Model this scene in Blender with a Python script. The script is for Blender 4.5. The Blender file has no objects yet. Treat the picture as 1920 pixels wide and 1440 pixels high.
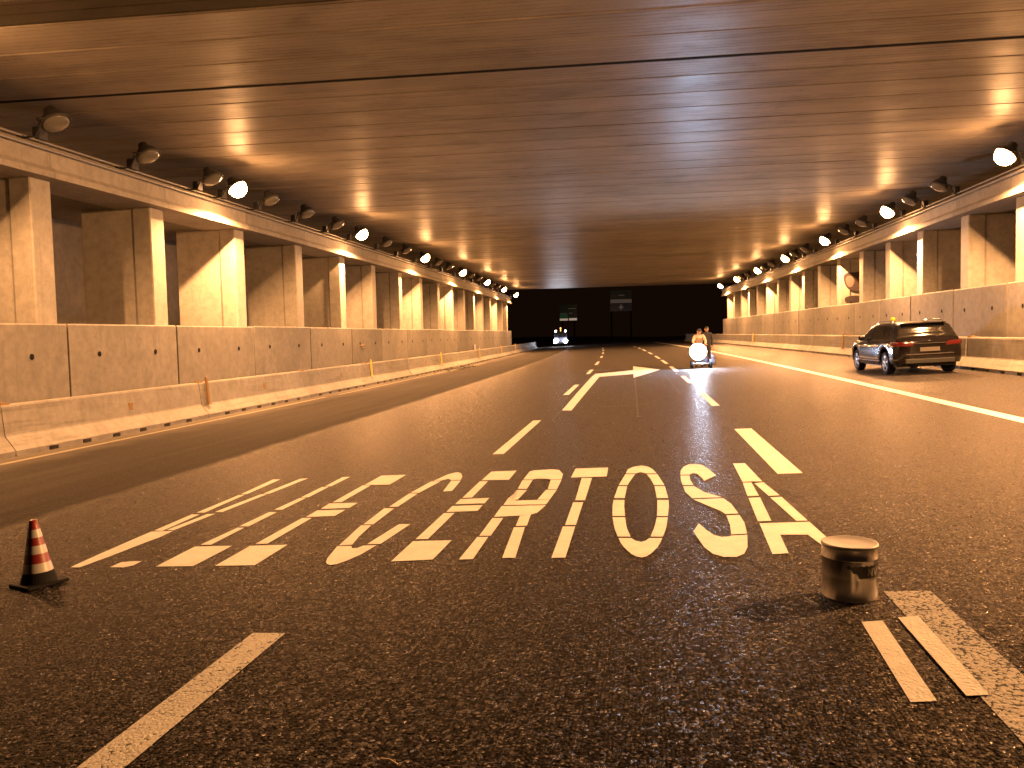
import bpy, bmesh, math, random
from mathutils import Vector, Matrix

SC = bpy.context.scene
COL = SC.collection
R = math.radians
rnd = random.Random(7)

# ------------------------------------------------------------------ camera
cam_d = bpy.data.cameras.new('camera')
cam = bpy.data.objects.new('camera', cam_d)
COL.objects.link(cam)
SC.camera = cam
FW = Vector((-0.15961598, 0.98548333, -0.05783896))
RT = Vector((0.98708821, 0.15853168, -0.02290359))
UP = Vector((0.0134018, 0.06074794, 0.99806316))
m = Matrix((RT, UP, -FW)).transposed().to_4x4()
m.translation = Vector((0, 0, 1.6))
cam.matrix_world = m
cam_d.sensor_fit = 'HORIZONTAL'
cam_d.sensor_width = 36.0
cam_d.lens = 1576.56 / 1920 * 36.0
cam_d.clip_start = 0.05
cam_d.clip_end = 2000

# ------------------------------------------------------------------ night sky
W = bpy.data.worlds.new('World')
SC.world = W
W.use_nodes = True
bg = W.node_tree.nodes['Background']
sky = W.node_tree.nodes.new('ShaderNodeTexSky')
sky.sky_type = 'NISHITA'
sky.sun_disc = False
sky.sun_elevation = R(-6)
sky.sun_rotation = R(200)
NS = W.node_tree.nodes.new('ShaderNodeMixRGB')
NS.blend_type = 'ADD'
NS.inputs[0].default_value = 1.0
NS.inputs[2].default_value = (0.055, 0.022, 0.010, 1)      # town glow on the night sky
W.node_tree.links.new(sky.outputs[0], NS.inputs[1])
W.node_tree.links.new(NS.outputs[0], bg.inputs[0])
bg.inputs[1].default_value = 0.1
SC.view_settings.view_transform = 'Standard'
SC.view_settings.look = 'None'
SC.view_settings.exposure = 0.0
SC.view_settings.gamma = 1.0
SC.cycles.use_denoising = True
SC.cycles.max_bounces = 8
SC.cycles.diffuse_bounces = 5
SC.cycles.glossy_bounces = 4
SC.cycles.sample_clamp_indirect = 6
SC.cycles.use_light_tree = True
SC.cycles.caustics_reflective = False
SC.cycles.caustics_refractive = False

LAMP_COL = (1.0, 0.465, 0.168)
LAMP_STR = 120.0     # glowing glass
LAMP_W = 5400.0      # the arc tube itself

# ------------------------------------------------------------------ road frame
K = 0.00065          # the carriageway bends gently to the left
BANK = 0.0325        # and is banked up to the right
def cx(X, Y): return X - 0.5 * K * Y * Y
def gz(X): return BANK * X
def P(X, Y, z): return Vector((cx(X, Y), Y, z))
def hd(Y): return math.atan(K * Y)          # heading of the road at Y (turn left)

# ------------------------------------------------------------------ materials
def new_mat(name):
    mt = bpy.data.materials.new(name)
    mt.use_nodes = True
    nt = mt.node_tree
    b = nt.nodes['Principled BSDF']
    return mt, nt, b
def N(nt, t, **kw):
    n = nt.nodes.new(t)
    for k, v in kw.items():
        if k in ('inputs',):
            for i, val in v.items(): n.inputs[i].default_value = val
        else: setattr(n, k, v)
    return n
def lk(nt, a, b): nt.links.new(a, b)
def ramp(nt, src, stops):
    r = nt.nodes.new('ShaderNodeValToRGB')
    els = r.color_ramp.elements
    while len(els) > 1: els.remove(els[-1])
    els[0].position = stops[0][0]; els[0].color = (*stops[0][1], 1)
    for p_, c in stops[1:]:
        e = els.new(p_); e.color = (*c, 1)
    lk(nt, src, r.inputs[0])
    return r
def g3(v): return (v, v, v)
def mapping(nt, coord, scale, rot=(0, 0, 0)):
    mp = N(nt, 'ShaderNodeMapping')
    mp.inputs['Scale'].default_value = scale
    mp.inputs['Rotation'].default_value = rot
    lk(nt, coord, mp.inputs[0])
    return mp.outputs[0]
def noise(nt, vec, scale, detail=6, rough=0.55, dist=0.0):
    n = N(nt, 'ShaderNodeTexNoise')
    n.inputs['Scale'].default_value = scale
    n.inputs['Detail'].default_value = detail
    n.inputs['Roughness'].default_value = rough
    n.inputs['Distortion'].default_value = dist
    if vec is not None: lk(nt, vec, n.inputs['Vector'])
    return n.outputs['Fac']
def mixc(nt, fac, a, b, blend='MIX'):
    n = nt.nodes.new('ShaderNodeMix'); n.data_type = 'RGBA'; n.blend_type = blend
    for sock, v in ((n.inputs[0], fac), (n.inputs[6], a), (n.inputs[7], b)):
        if hasattr(v, 'links') or hasattr(v, 'is_linked'): lk(nt, v, sock)
        elif isinstance(v, (int, float)): sock.default_value = v
        else: sock.default_value = (*v, 1)
    return n.outputs[2]
def math_(nt, op, a, b=None, c=None, clamp=False):
    n = nt.nodes.new('ShaderNodeMath'); n.operation = op; n.use_clamp = clamp
    for i, v in enumerate((a, b, c)):
        if v is None: continue
        if isinstance(v, (int, float)): n.inputs[i].default_value = v
        else: lk(nt, v, n.inputs[i])
    return n.outputs[0]
def bump(nt, b, h, strength, dist):
    n = N(nt, 'ShaderNodeBump')
    n.inputs['Strength'].default_value = strength
    n.inputs['Distance'].default_value = dist
    lk(nt, h, n.inputs['Height'])
    lk(nt, n.outputs[0], b.inputs['Normal'])
    return n
def pos(nt): return N(nt, 'ShaderNodeNewGeometry').outputs['Position']

def concrete(name, c0, c1, rough=0.75, streak=True, island=True, spec=0.35, scuff=0.0):
    mt, nt, b = new_mat(name)
    p = pos(nt)
    n1 = noise(nt, p, 0.55, 8, 0.62, 0.4)
    n2 = noise(nt, p, 5.0, 8, 0.7)
    n3 = noise(nt, p, 60.0, 3, 0.6)
    base = mixc(nt, ramp(nt, n1, [(0.32, g3(0)), (0.68, g3(1))]).outputs[0], c0, c1)
    base = mixc(nt, math_(nt, 'MULTIPLY', ramp(nt, n2, [(0.42, g3(0)), (0.68, g3(1))]).outputs[0], 0.5), base, tuple(x * 0.60 for x in c0))
    n4 = noise(nt, p, 1.7, 7, 0.72, 0.8)
    base = mixc(nt, math_(nt, 'MULTIPLY', ramp(nt, n4, [(0.50, g3(0)), (0.70, g3(1))]).outputs[0], 0.22), base, tuple(x * 1.3 for x in c1))
    base = mixc(nt, math_(nt, 'MULTIPLY', ramp(nt, n3, [(0.55, g3(0)), (0.8, g3(1))]).outputs[0], 0.3), base, tuple(x * 0.5 for x in c0))
    if streak:
        v = mapping(nt, p, (1.6, 1.6, 0.16))
        s = noise(nt, v, 2.2, 6, 0.7)
        base = mixc(nt, math_(nt, 'MULTIPLY', ramp(nt, s, [(0.56, g3(0)), (0.74, g3(1))]).outputs[0], 0.35), base, tuple(x * 0.48 for x in c0))
    if scuff:
        sc_ = noise(nt, mapping(nt, p, (1.0, 0.12, 2.4)), 2.6, 7, 0.72)
        base = mixc(nt, math_(nt, 'MULTIPLY', ramp(nt, sc_, [(0.52, g3(0)), (0.66, g3(1))]).outputs[0], scuff), base, (0.07, 0.06, 0.05))
    if island:
        o = N(nt, 'ShaderNodeObjectInfo')
        k = math_(nt, 'MULTIPLY_ADD', o.outputs['Random'], 0.34, 0.80)
        cr = N(nt, 'ShaderNodeCombineColor')
        for i in range(3): lk(nt, k, cr.inputs[i])
        base = mixc(nt, 1.0, base, cr.outputs[0], 'MULTIPLY')
    lk(nt, base, b.inputs['Base Color'])
    b.inputs['Roughness'].default_value = rough
    b.inputs['Specular IOR Level'].default_value = spec
    h = math_(nt, 'MULTIPLY_ADD', n3, 0.35, n2)
    bump(nt, b, h, 0.35, 0.012)
    return mt

M = {}
M['panel'] = concrete('panel_concrete', (0.185, 0.168, 0.145), (0.265, 0.24, 0.208))
M['pillar'] = concrete('pillar_concrete', (0.35, 0.32, 0.276), (0.46, 0.42, 0.363))
M['beam'] = concrete('beam_concrete', (0.30, 0.27, 0.23), (0.40, 0.36, 0.31))
M['barrier'] = concrete('barrier_concrete', (0.25, 0.227, 0.197), (0.35, 0.318, 0.276), scuff=0.35)
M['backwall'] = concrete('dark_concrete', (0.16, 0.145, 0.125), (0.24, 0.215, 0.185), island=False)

def ceiling_mat():
    """board-marked concrete: narrow boards across the road, blotches, a faint sheen"""
    mt, nt, b = new_mat('formed_ceiling_concrete')
    p = pos(nt)
    sep = N(nt, 'ShaderNodeSeparateXYZ'); lk(nt, p, sep.inputs[0])
    t = math_(nt, 'MULTIPLY', math_(nt, 'MULTIPLY_ADD', sep.outputs[0], -0.032, sep.outputs[1]), 1 / 0.148)
    fr = math_(nt, 'FRACT', t)
    idx = math_(nt, 'FLOOR', t)
    wn = N(nt, 'ShaderNodeTexWhiteNoise'); wn.noise_dimensions = '1D'; lk(nt, idx, wn.inputs['W'])
    n1 = noise(nt, p, 0.42, 8, 0.66, 0.5)
    n2 = noise(nt, mapping(nt, p, (0.35, 1.0, 1.0)), 1.5, 8, 0.68, 0.8)
    n3 = noise(nt, p, 28.0, 4, 0.65)
    gr = noise(nt, mapping(nt, p, (0.5, 7.0, 1.0), (0, 0, R(-1.8))), 2.2, 5, 0.6)
    base = mixc(nt, ramp(nt, n1, [(0.34, g3(0)), (0.66, g3(1))]).outputs[0], (0.38, 0.33, 0.265), (0.50, 0.435, 0.35))
    base = mixc(nt, math_(nt, 'MULTIPLY', ramp(nt, n2, [(0.50, g3(0)), (0.72, g3(1))]).outputs[0], 0.5), base, (0.21, 0.172, 0.13))
    base = mixc(nt, math_(nt, 'MULTIPLY', ramp(nt, n3, [(0.50, g3(0)), (0.78, g3(1))]).outputs[0], 0.35), base, (0.17, 0.15, 0.125))
    base = mixc(nt, math_(nt, 'MULTIPLY', ramp(nt, gr, [(0.45, g3(0)), (0.75, g3(1))]).outputs[0], 0.15), base, (0.19, 0.168, 0.14))
    edge = ramp(nt, math_(nt, 'ABSOLUTE', math_(nt, 'SUBTRACT', fr, 0.5)), [(0.42, g3(0)), (0.47, g3(1))]).outputs[0]
    brk = ramp(nt, n2, [(0.30, g3(0.1)), (0.60, g3(1))]).outputs[0]
    base = mixc(nt, math_(nt, 'MULTIPLY', math_(nt, 'MULTIPLY', edge, brk), 0.8), base, (0.10, 0.085, 0.07))
    o = N(nt, 'ShaderNodeObjectInfo')
    k = math_(nt, 'ADD', math_(nt, 'MULTIPLY_ADD', o.outputs['Random'], 0.18, 0.82), math_(nt, 'MULTIPLY', wn.outputs['Value'], 0.13))
    cr = N(nt, 'ShaderNodeCombineColor')
    for i in range(3): lk(nt, k, cr.inputs[i])
    base = mixc(nt, 1.0, base, cr.outputs[0], 'MULTIPLY')
    lk(nt, base, b.inputs['Base Color'])
    lk(nt, math_(nt, 'MULTIPLY_ADD', n2, 0.45, 0.20), b.inputs['Roughness'])
    b.inputs['Specular IOR Level'].default_value = 0.13
    h = math_(nt, 'ADD', math_(nt, 'MULTIPLY', wn.outputs['Value'], 0.25), math_(nt, 'MULTIPLY', n3, 0.12))
    h = math_(nt, 'ADD', h, math_(nt, 'MULTIPLY', edge, -0.3))
    bump(nt, b, h, 0.4, 0.01)
    return mt
M['ceiling'] = ceiling_mat()

def asphalt_nodes(nt, b, paint=None, wear=None):
    """coarse open-graded asphalt; older smooth surface left of the long joint"""
    p = pos(nt)
    sep = N(nt, 'ShaderNodeSeparateXYZ'); lk(nt, p, sep.inputs[0])
    yy = math_(nt, 'MULTIPLY', sep.outputs[1], sep.outputs[1])
    X = math_(nt, 'MULTIPLY_ADD', yy, 0.5 * K, sep.outputs[0])
    wob = math_(nt, 'MULTIPLY_ADD', noise(nt, p, 1.2, 5, 0.6), 0.30, -0.15)
    old = ramp(nt, math_(nt, 'ADD', math_(nt, 'ADD', X, wob), 7.2), [(0.72, g3(1)), (1.0, g3(0))]).outputs[0]
    flat = mapping(nt, p, (1, 1, 0.0))
    jn = N(nt, 'ShaderNodeTexNoise'); jn.inputs['Scale'].default_value = 40.0
    lk(nt, flat, jn.inputs['Vector'])
    warp = N(nt, 'ShaderNodeVectorMath', operation='MULTIPLY_ADD')
    lk(nt, jn.outputs['Color'], warp.inputs[0]); warp.inputs[1].default_value = (0.014, 0.014, 0.0); lk(nt, flat, warp.inputs[2])
    vo = N(nt, 'ShaderNodeTexVoronoi'); vo.inputs['Scale'].default_value = 58.0
    lk(nt, warp.outputs[0], vo.inputs['Vector'])
    vo2 = N(nt, 'ShaderNodeTexVoronoi'); vo2.inputs['Scale'].default_value = 150.0
    lk(nt, warp.outputs[0], vo2.inputs['Vector'])
    cell = N(nt, 'ShaderNodeSeparateColor'); lk(nt, vo.outputs['Color'], cell.inputs[0])
    stone = ramp(nt, cell.outputs[0], [(0.0, (0.0036, 0.0031, 0.0027)), (0.35, (0.008, 0.0068, 0.0060)), (0.7, (0.018, 0.0154, 0.0133)), (0.92, (0.040, 0.0345, 0.030)), (1.0, (0.115, 0.105, 0.095))]).outputs[0]
    gap = ramp(nt, vo.outputs['Distance'], [(0.38, g3(1)), (0.62, g3(0.14))]).outputs[0]
    stone = mixc(nt, 1.0, stone, gap, 'MULTIPLY')
    big = noise(nt, p, 0.35, 6, 0.6)
    # wheel tracks and long smears run with the lanes
    cb = N(nt, 'ShaderNodeCombineXYZ'); lk(nt, X, cb.inputs[0]); lk(nt, sep.outputs[1], cb.inputs[1])
    lane = noise(nt, mapping(nt, cb.outputs[0], (1.0, 0.035, 1)), 1.7, 6, 0.65)
    dark = mixc(nt, ramp(nt, big, [(0.3, g3(0)), (0.7, g3(1))]).outputs[0], (0.78, 0.78, 0.78), (1.18, 1.16, 1.14))
    dark = mixc(nt, math_(nt, 'MULTIPLY', ramp(nt, lane, [(0.40, g3(0)), (0.70, g3(1))]).outputs[0], 0.8), dark, (1.75, 1.7, 1.66))
    stone = mixc(nt, 1.0, stone, dark, 'MULTIPLY')
    # old surface: finer, greyer with streaks
    lane2 = noise(nt, mapping(nt, cb.outputs[0], (1.0, 0.06, 1)), 2.4, 7, 0.7)
    ofine = noise(nt, flat, 90.0, 4, 0.7)
    oldc = mixc(nt, ramp(nt, lane2, [(0.34, g3(0)), (0.68, g3(1))]).outputs[0], (0.003, 0.0027, 0.0024), (0.024, 0.0215, 0.019))
    oldc = mixc(nt, math_(nt, 'MULTIPLY', ofine, 0.5), oldc, (0.018, 0.016, 0.0145))
    # dusty gutter by the barrier
    dust = ramp(nt, math_(nt, 'MULTIPLY', math_(nt, 'ADD', math_(nt, 'ADD', X, math_(nt, 'MULTIPLY', wob, 3.0)), 11.3), 0.6), [(0.2, g3(1)), (1.0, g3(0))]).outputs[0]
    oldc = mixc(nt, math_(nt, 'MULTIPLY', dust, 0.7), oldc, (0.16, 0.14, 0.115))
    col = mixc(nt, old, stone, oldc)
    # roughness
    rgh = math_(nt, 'MULTIPLY_ADD', cell.outputs[1], 0.30, 0.27)
    rgh = N(nt, 'ShaderNodeMix'); 
    rgh.data_type = 'FLOAT'
    lk(nt, old, rgh.inputs[0])
    lk(nt, math_(nt, 'MULTIPLY_ADD', cell.outputs[1], -0.40, 0.62), rgh.inputs[2])
    rgh.inputs[3].default_value = 0.75
    # relief
    dome = math_(nt, 'SUBTRACT', 1.0, vo.outputs['Distance'])
    h1 = math_(nt, 'ADD', math_(nt, 'MULTIPLY', dome, math_(nt, 'MULTIPLY_ADD', cell.outputs[2], 0.9, 0.35)), math_(nt, 'MULTIPLY', vo2.outputs['Distance'], -0.22))
    h = N(nt, 'ShaderNodeMix'); h.data_type = 'FLOAT'
    lk(nt, old, h.inputs[0]); lk(nt, h1, h.inputs[2]); lk(nt, math_(nt, 'MULTIPLY', ofine, 0.35), h.inputs[3])
    # every stone is tipped its own way
    tip = N(nt, 'ShaderNodeVectorMath', operation='SUBTRACT'); lk(nt, vo.outputs['Color'], tip.inputs[0]); tip.inputs[1].default_value = (0.5, 0.5, 0.5)
    tk = N(nt, 'ShaderNodeVectorMath', operation='MULTIPLY'); lk(nt, tip.outputs[0], tk.inputs[0]); tk.inputs[1].default_value = (1.25, 1.25, 0.0)
    gn = N(nt, 'ShaderNodeNewGeometry').outputs['Normal']
    inv = math_(nt, 'MULTIPLY_ADD', old, -0.85, 1.0)
    ts = N(nt, 'ShaderNodeVectorMath', operation='SCALE'); lk(nt, tk.outputs[0], ts.inputs[0]); lk(nt, inv, ts.inputs['Scale'])
    ad = N(nt, 'ShaderNodeVectorMath', operation='ADD'); lk(nt, gn, ad.inputs[0]); lk(nt, ts.outputs[0], ad.inputs[1])
    nm = N(nt, 'ShaderNodeVectorMath', operation='NORMALIZE'); lk(nt, ad.outputs[0], nm.inputs[0])
    return p, col, rgh.outputs[0], h.outputs[0], vo, cell, nm.outputs[0], old

def make_asphalt():
    mt, nt, b = new_mat('road_asphalt')
    p, col, rg, h, vo, cell, nrm, oldm = asphalt_nodes(nt, b)
    # matt stones with a thin oily film: diffuse plus a little gloss that grows at grazing angles
    df = N(nt, 'ShaderNodeBsdfDiffuse'); gl = N(nt, 'ShaderNodeBsdfGlossy'); mx = N(nt, 'ShaderNodeMixShader')
    lk(nt, col, df.inputs['Color']); lk(nt, rg, gl.inputs['Roughness'])
    gl.inputs['Color'].default_value = (0.95, 0.86, 0.78, 1)      # brown road film
    bn = bump(nt, b, h, 1.0, 0.02); lk(nt, nrm, bn.inputs['Normal'])
    lk(nt, bn.outputs[0], df.inputs['Normal']); lk(nt, bn.outputs[0], gl.inputs['Normal'])
    lw_ = N(nt, 'ShaderNodeLayerWeight'); lw_.inputs['Blend'].default_value = 0.5
    fc = math_(nt, 'POWER', lw_.outputs['Facing'], 5.0)
    fm = math_(nt, 'MULTIPLY_ADD', fc, 0.20, 0.001)
    spk = ramp(nt, cell.outputs[1], [(0.70, g3(0)), (0.95, g3(0.05))]).outputs[0]
    fm = math_(nt, 'ADD', fm, spk)
    lk(nt, math_(nt, 'MULTIPLY', fm, math_(nt, 'MULTIPLY_ADD', oldm, -0.6, 1.0)), mx.inputs[0])
    lk(nt, df.outputs[0], mx.inputs[1]); lk(nt, gl.outputs[0], mx.inputs[2])
    lk(nt, mx.outputs[0], nt.nodes['Material Output'].inputs['Surface'])
    nt.nodes.remove(b)
    return mt
M['asphalt'] = make_asphalt()

def make_paint(name, c, wear=0.0, pattern=0.5, chunky=0.0):
    """road paint sunk between the stones; wear = how much bare asphalt shows"""
    mt, nt, b = new_mat(name)
    p, col, rg, h, vo, cell, nrm, oldm = asphalt_nodes(nt, b)
    n = noise(nt, p, 7.0, 6, 0.7)
    f = noise(nt, p, 55.0, 4, 0.7)
    pc = mixc(nt, ramp(nt, n, [(0.35, g3(0)), (0.7, g3(1))]).outputs[0], c, tuple(x * 0.80 for x in c))
    pc = mixc(nt, math_(nt, 'MULTIPLY', ramp(nt, f, [(0.52, g3(0)), (0.75, g3(1))]).outputs[0], pattern), pc, tuple(x * 0.52 for x in c))
    # paint lies on the stones; the deepest gaps and worn spots stay bare
    k = math_(nt, 'ADD', math_(nt, 'MULTIPLY', vo.outputs['Distance'], 0.55 + chunky), math_(nt, 'MULTIPLY', n, 0.9 - chunky))
    k = math_(nt, 'ADD', k, math_(nt, 'MULTIPLY', cell.outputs[1], 0.25 + chunky * 1.4))
    bare = ramp(nt, math_(nt, 'ADD', k, wear - 1.0), [(0.14, g3(0)), (0.24, g3(1))]).outputs[0]
    colf = mixc(nt, bare, pc, col)
    lk(nt, colf, b.inputs['Base Color'])
    b.inputs['Roughness'].default_value = 0.6
    b.inputs['Specular IOR Level'].default_value = 0.06
    bump(nt, b, h, 0.45, 0.008)
    return mt
M['paint'] = make_paint('white_road_paint', (0.74, 0.72, 0.665), -0.45, 0.2)
M['fresh'] = make_paint('fresh_white_road_paint', (0.88, 0.865, 0.81), -0.6, 0.08)
M['strip'] = make_paint('toned_down_white_road_paint', (0.48, 0.46, 0.415), -0.6, 0.12)  # white paint darkened to offset the boosted near right lamp
M['worn'] = make_paint('worn_white_road_paint', (0.46, 0.435, 0.385), -0.12, 0.45, 0.2)
M['faint'] = make_paint('ghost_of_old_paint', (0.30, 0.28, 0.245), -0.05, 0.6, 0.3)
M['yellowline'] = make_paint('dirty_edge_paint', (0.30, 0.27, 0.20), 0.06, 0.6)
M['chalk'] = make_paint('chalk', (0.16, 0.15, 0.14), 0.15, 0.4)

def plain(name, c, rough=0.5, metal=0.0, spec=0.5, coat=0.0, var=0.15, scale=20.0, bumpk=0.0):
    mt, nt, b = new_mat(name)
    tc = N(nt, 'ShaderNodeTexCoord').outputs['Object']
    n = noise(nt, tc, scale, 5, 0.6)
    lk(nt, mixc(nt, n, tuple(x * (1 - var) for x in c), tuple(min(1, x * (1 + var)) for x in c)), b.inputs['Base Color'])
    lk(nt, math_(nt, 'MULTIPLY_ADD', n, 0.12, max(0.02, rough - 0.06)), b.inputs['Roughness'])
    b.inputs['Metallic'].default_value = metal
    b.inputs['Specular IOR Level'].default_value = spec
    b.inputs['Coat Weight'].default_value = coat
    b.inputs['Coat Roughness'].default_value = 0.04
    if bumpk: bump(nt, b, n, bumpk, 0.01)
    return mt
def emit(name, c, s, base=(0.8, 0.8, 0.8)):
    mt, nt, b = new_mat(name)
    b.inputs['Base Color'].default_value = (*base, 1)
    b.inputs['Emission Color'].default_value = (*c, 1)
    b.inputs['Emission Strength'].default_value = s
    n = noise(nt, N(nt, 'ShaderNodeTexCoord').outputs['Object'], 8.0)
    lk(nt, math_(nt, 'MULTIPLY_ADD', n, 0.1, 0.2), b.inputs['Roughness'])
    return mt
M['lamp_lit'] = emit('lit_sodium_lens', LAMP_COL, LAMP_STR)
M['lamp_off'] = plain('unlit_frosted_lens', (0.17, 0.16, 0.14), 0.12, 0, 0.5)
M['housing'] = plain('lamp_housing', (0.045, 0.042, 0.040), 0.5, 0.2)
M['galv'] = plain('galvanised_steel', (0.42, 0.41, 0.39), 0.42, 0.8)
M['yellow'] = plain('yellow_post_paint', (0.62, 0.42, 0.07), 0.55)
M['rust'] = plain('rusty_post', (0.26, 0.15, 0.05), 0.7)
M['rubber'] = plain('black_rubber', (0.009, 0.0085, 0.0085), 0.8, spec=0.12, var=0.3)
M['cone_red'] = plain('cone_red', (0.17, 0.012, 0.007), 0.45)
M['cone_white'] = plain('cone_white_band', (0.37, 0.355, 0.32), 0.35)
M['carpaint'] = plain('car_paint', (0.007, 0.0052, 0.0052), 0.16, 0.0, 0.4, 0.35, var=0.05)
M['carglass'] = plain('car_glass', (0.012, 0.011, 0.010), 0.04, 0, 0.6, 0.0, var=0.05)
M['chrome'] = plain('chrome', (0.72, 0.70, 0.67), 0.12, 1.0)
M['tail'] = plain('tail_light', (0.09, 0.006, 0.005), 0.15, 0, 0.5, 0.6)
M['plate'] = plain('number_plate', (0.14, 0.125, 0.105), 0.4)
M['blackplastic'] = plain('black_plastic', (0.02, 0.019, 0.018), 0.5)
M['alloy'] = plain('alloy_rim', (0.28, 0.27, 0.26), 0.3, 0.9)
M['tin'] = plain('tin_plate', (0.50, 0.48, 0.46), 0.24, 1.0, var=0.06, scale=6)
M['tinlid'] = plain('tin_lid', (0.22, 0.205, 0.19), 0.5, 0.35, var=0.12, scale=7)
M['ink'] = plain('dark_print', (0.018, 0.017, 0.018), 0.3)
M['printpale'] = plain('pale_print', (0.30, 0.27, 0.23), 0.4)
M['skin'] = plain('skin', (0.50, 0.30, 0.21), 0.5)
M['hair'] = plain('dark_hair', (0.02, 0.015, 0.012), 0.6)
M['hivis'] = plain('pale_orange_workwear', (0.80, 0.64, 0.54), 0.7)
M['reflect'] = plain('reflective_tape', (0.75, 0.74, 0.70), 0.3)
M['darkcloth'] = plain('dark_workwear', (0.03, 0.03, 0.045), 0.8)
M['boot'] = plain('boots', (0.02, 0.017, 0.015), 0.6)
M['machine'] = plain('machine_blue_grey', (0.10, 0.11, 0.16), 0.4, 0.2)
M['whitelight'] = emit('work_light', (0.55, 0.72, 1.0), 300.0)
M['truckpaint'] = plain('truck_paint', (0.05, 0.05, 0.07), 0.4, 0.1)
M['headlight'] = emit('truck_headlight', (0.85, 0.88, 1.0), 300.0)
M['marker'] = emit('truck_marker_lamp', (1.0, 0.90, 0.78), 30.0)
M['amber'] = emit('amber_beacon', (1.0, 0.42, 0.10), 3.0, (0.5, 0.25, 0.05))
M['beacon'] = plain('yellow_beacon', (0.75, 0.50, 0.04), 0.2)
M['signgreen'] = emit('green_sign_face_glow', (0.010, 0.042, 0.016), 0.5, (0.003, 0.012, 0.006))  # unlit sign faces: faint emission added so they show in the dark
M['signdim'] = emit('dim_green_sign_face_glow', (0.012, 0.014, 0.008), 0.22, (0.001, 0.003, 0.002))
M['signwhite'] = emit('white_sign_band_glow', (0.9, 0.66, 0.5), 0.36, (0.1, 0.1, 0.1))
M['signwhitedim'] = emit('dim_white_sign_band_glow', (0.9, 0.66, 0.5), 0.05, (0.01, 0.03, 0.03))
M['signblue'] = emit('dark_blue_sign_face_glow', (0.004, 0.008, 0.016), 0.25, (0.0005, 0.0015, 0.004))
M['soil'] = plain('verge_soil', (0.035, 0.028, 0.02), 0.95, scale=2.0)
M['graffiti'] = plain('graffiti_paint', (0.035, 0.022, 0.020), 0.7)
M['graffiti_pale'] = plain('graffiti_pale_paint', (0.13, 0.095, 0.085), 0.7)
M['cable'] = plain('conduit', (0.30, 0.28, 0.25), 0.45, 0.3)
M['dirt'] = plain('rubble', (0.10, 0.085, 0.07), 0.9, var=0.5)
M['whiteplate'] = plain('white_plate', (0.75, 0.72, 0.66), 0.4)
M['straw'] = plain('pale_straw', (0.55, 0.42, 0.24), 0.7)

# ------------------------------------------------------------------ object helpers
def tag(o, label=None, cat=None, group=None, kind=None):
    if label: o['label'] = label
    if cat: o['category'] = cat
    if group: o['group'] = group
    if kind: o['kind'] = kind
    return o
def empty(name, loc, rz=0.0):
    o = bpy.data.objects.new(name, None)
    o.empty_display_size = 0.2
    COL.objects.link(o)
    o.location = loc
    o.rotation_euler = (0, 0, rz)
    return o
def mesh_obj(name, bm, mat, parent=None, smooth=False, origin=None):
    bmesh.ops.recalc_face_normals(bm, faces=bm.faces)
    if origin is not None:
        bmesh.ops.translate(bm, verts=bm.verts, vec=-Vector(origin))
    me = bpy.data.meshes.new(name)
    bm.to_mesh(me); bm.free()
    mats = mat if isinstance(mat, (list, tuple)) else [mat]
    for mm in mats: me.materials.append(mm)
    if smooth:
        for f in me.polygons: f.use_smooth = True
    o = bpy.data.objects.new(name, me)
    COL.objects.link(o)
    if parent is not None: o.parent = parent
    if origin is not None: o.location = origin
    return o
def sharp(o, ang=35):
    me = o.data
    bm = bmesh.new(); bm.from_mesh(me)
    for e in bm.edges:
        if len(e.link_faces) == 2 and e.calc_face_angle(0) > R(ang): e.smooth = False
    bm.to_mesh(me); bm.free()
    return o
def copy_tree(o, parent=None):
    c = o.copy(); COL.objects.link(c)
    if parent is not None:
        c.parent = parent
    for ch in list(o.children): copy_tree(ch, c)
    return c
def box(bm, c, s, rot=None, bev=0.0):
    r = bmesh.ops.create_cube(bm, size=1.0)
    vs = r['verts']
    for v in vs: v.co = Vector((v.co.x * s[0], v.co.y * s[1], v.co.z * s[2]))
    if bev > 0:
        es = list({e for v in vs for e in v.link_edges})
        rb = bmesh.ops.bevel(bm, geom=es, offset=bev, segments=2, affect='EDGES', profile=0.5)
        vs = list({v for f in rb['faces'] for v in f.verts} | {v for v in vs if v.is_valid})
    mt = Matrix.Translation(Vector(c)) @ (rot.to_4x4() if rot else Matrix())
    for v in vs: v.co = mt @ v.co
    return vs
def tube(bm, pts, rad, seg=8, cap=True):
    pts = [Vector(p) for p in pts]
    rads = rad if isinstance(rad, (list, tuple)) else [rad] * len(pts)
    rings = []
    up = Vector((0, 0, 1))
    for i, p in enumerate(pts):
        d = (pts[min(i + 1, len(pts) - 1)] - pts[max(i - 1, 0)]).normalized()
        a = d.cross(up)
        if a.length < 0.05: a = d.cross(Vector((1, 0, 0)))
        a.normalize(); b = d.cross(a)
        rings.append([bm.verts.new(p + (a * math.cos(t) + b * math.sin(t)) * rads[i]) for t in [2 * math.pi * k / seg for k in range(seg)]])
    for i in range(len(rings) - 1):
        for k in range(seg):
            bm.faces.new((rings[i][k], rings[i][(k + 1) % seg], rings[i + 1][(k + 1) % seg], rings[i + 1][k]))
    if cap:
        bm.faces.new(rings[0][::-1]); bm.faces.new(rings[-1])
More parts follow.
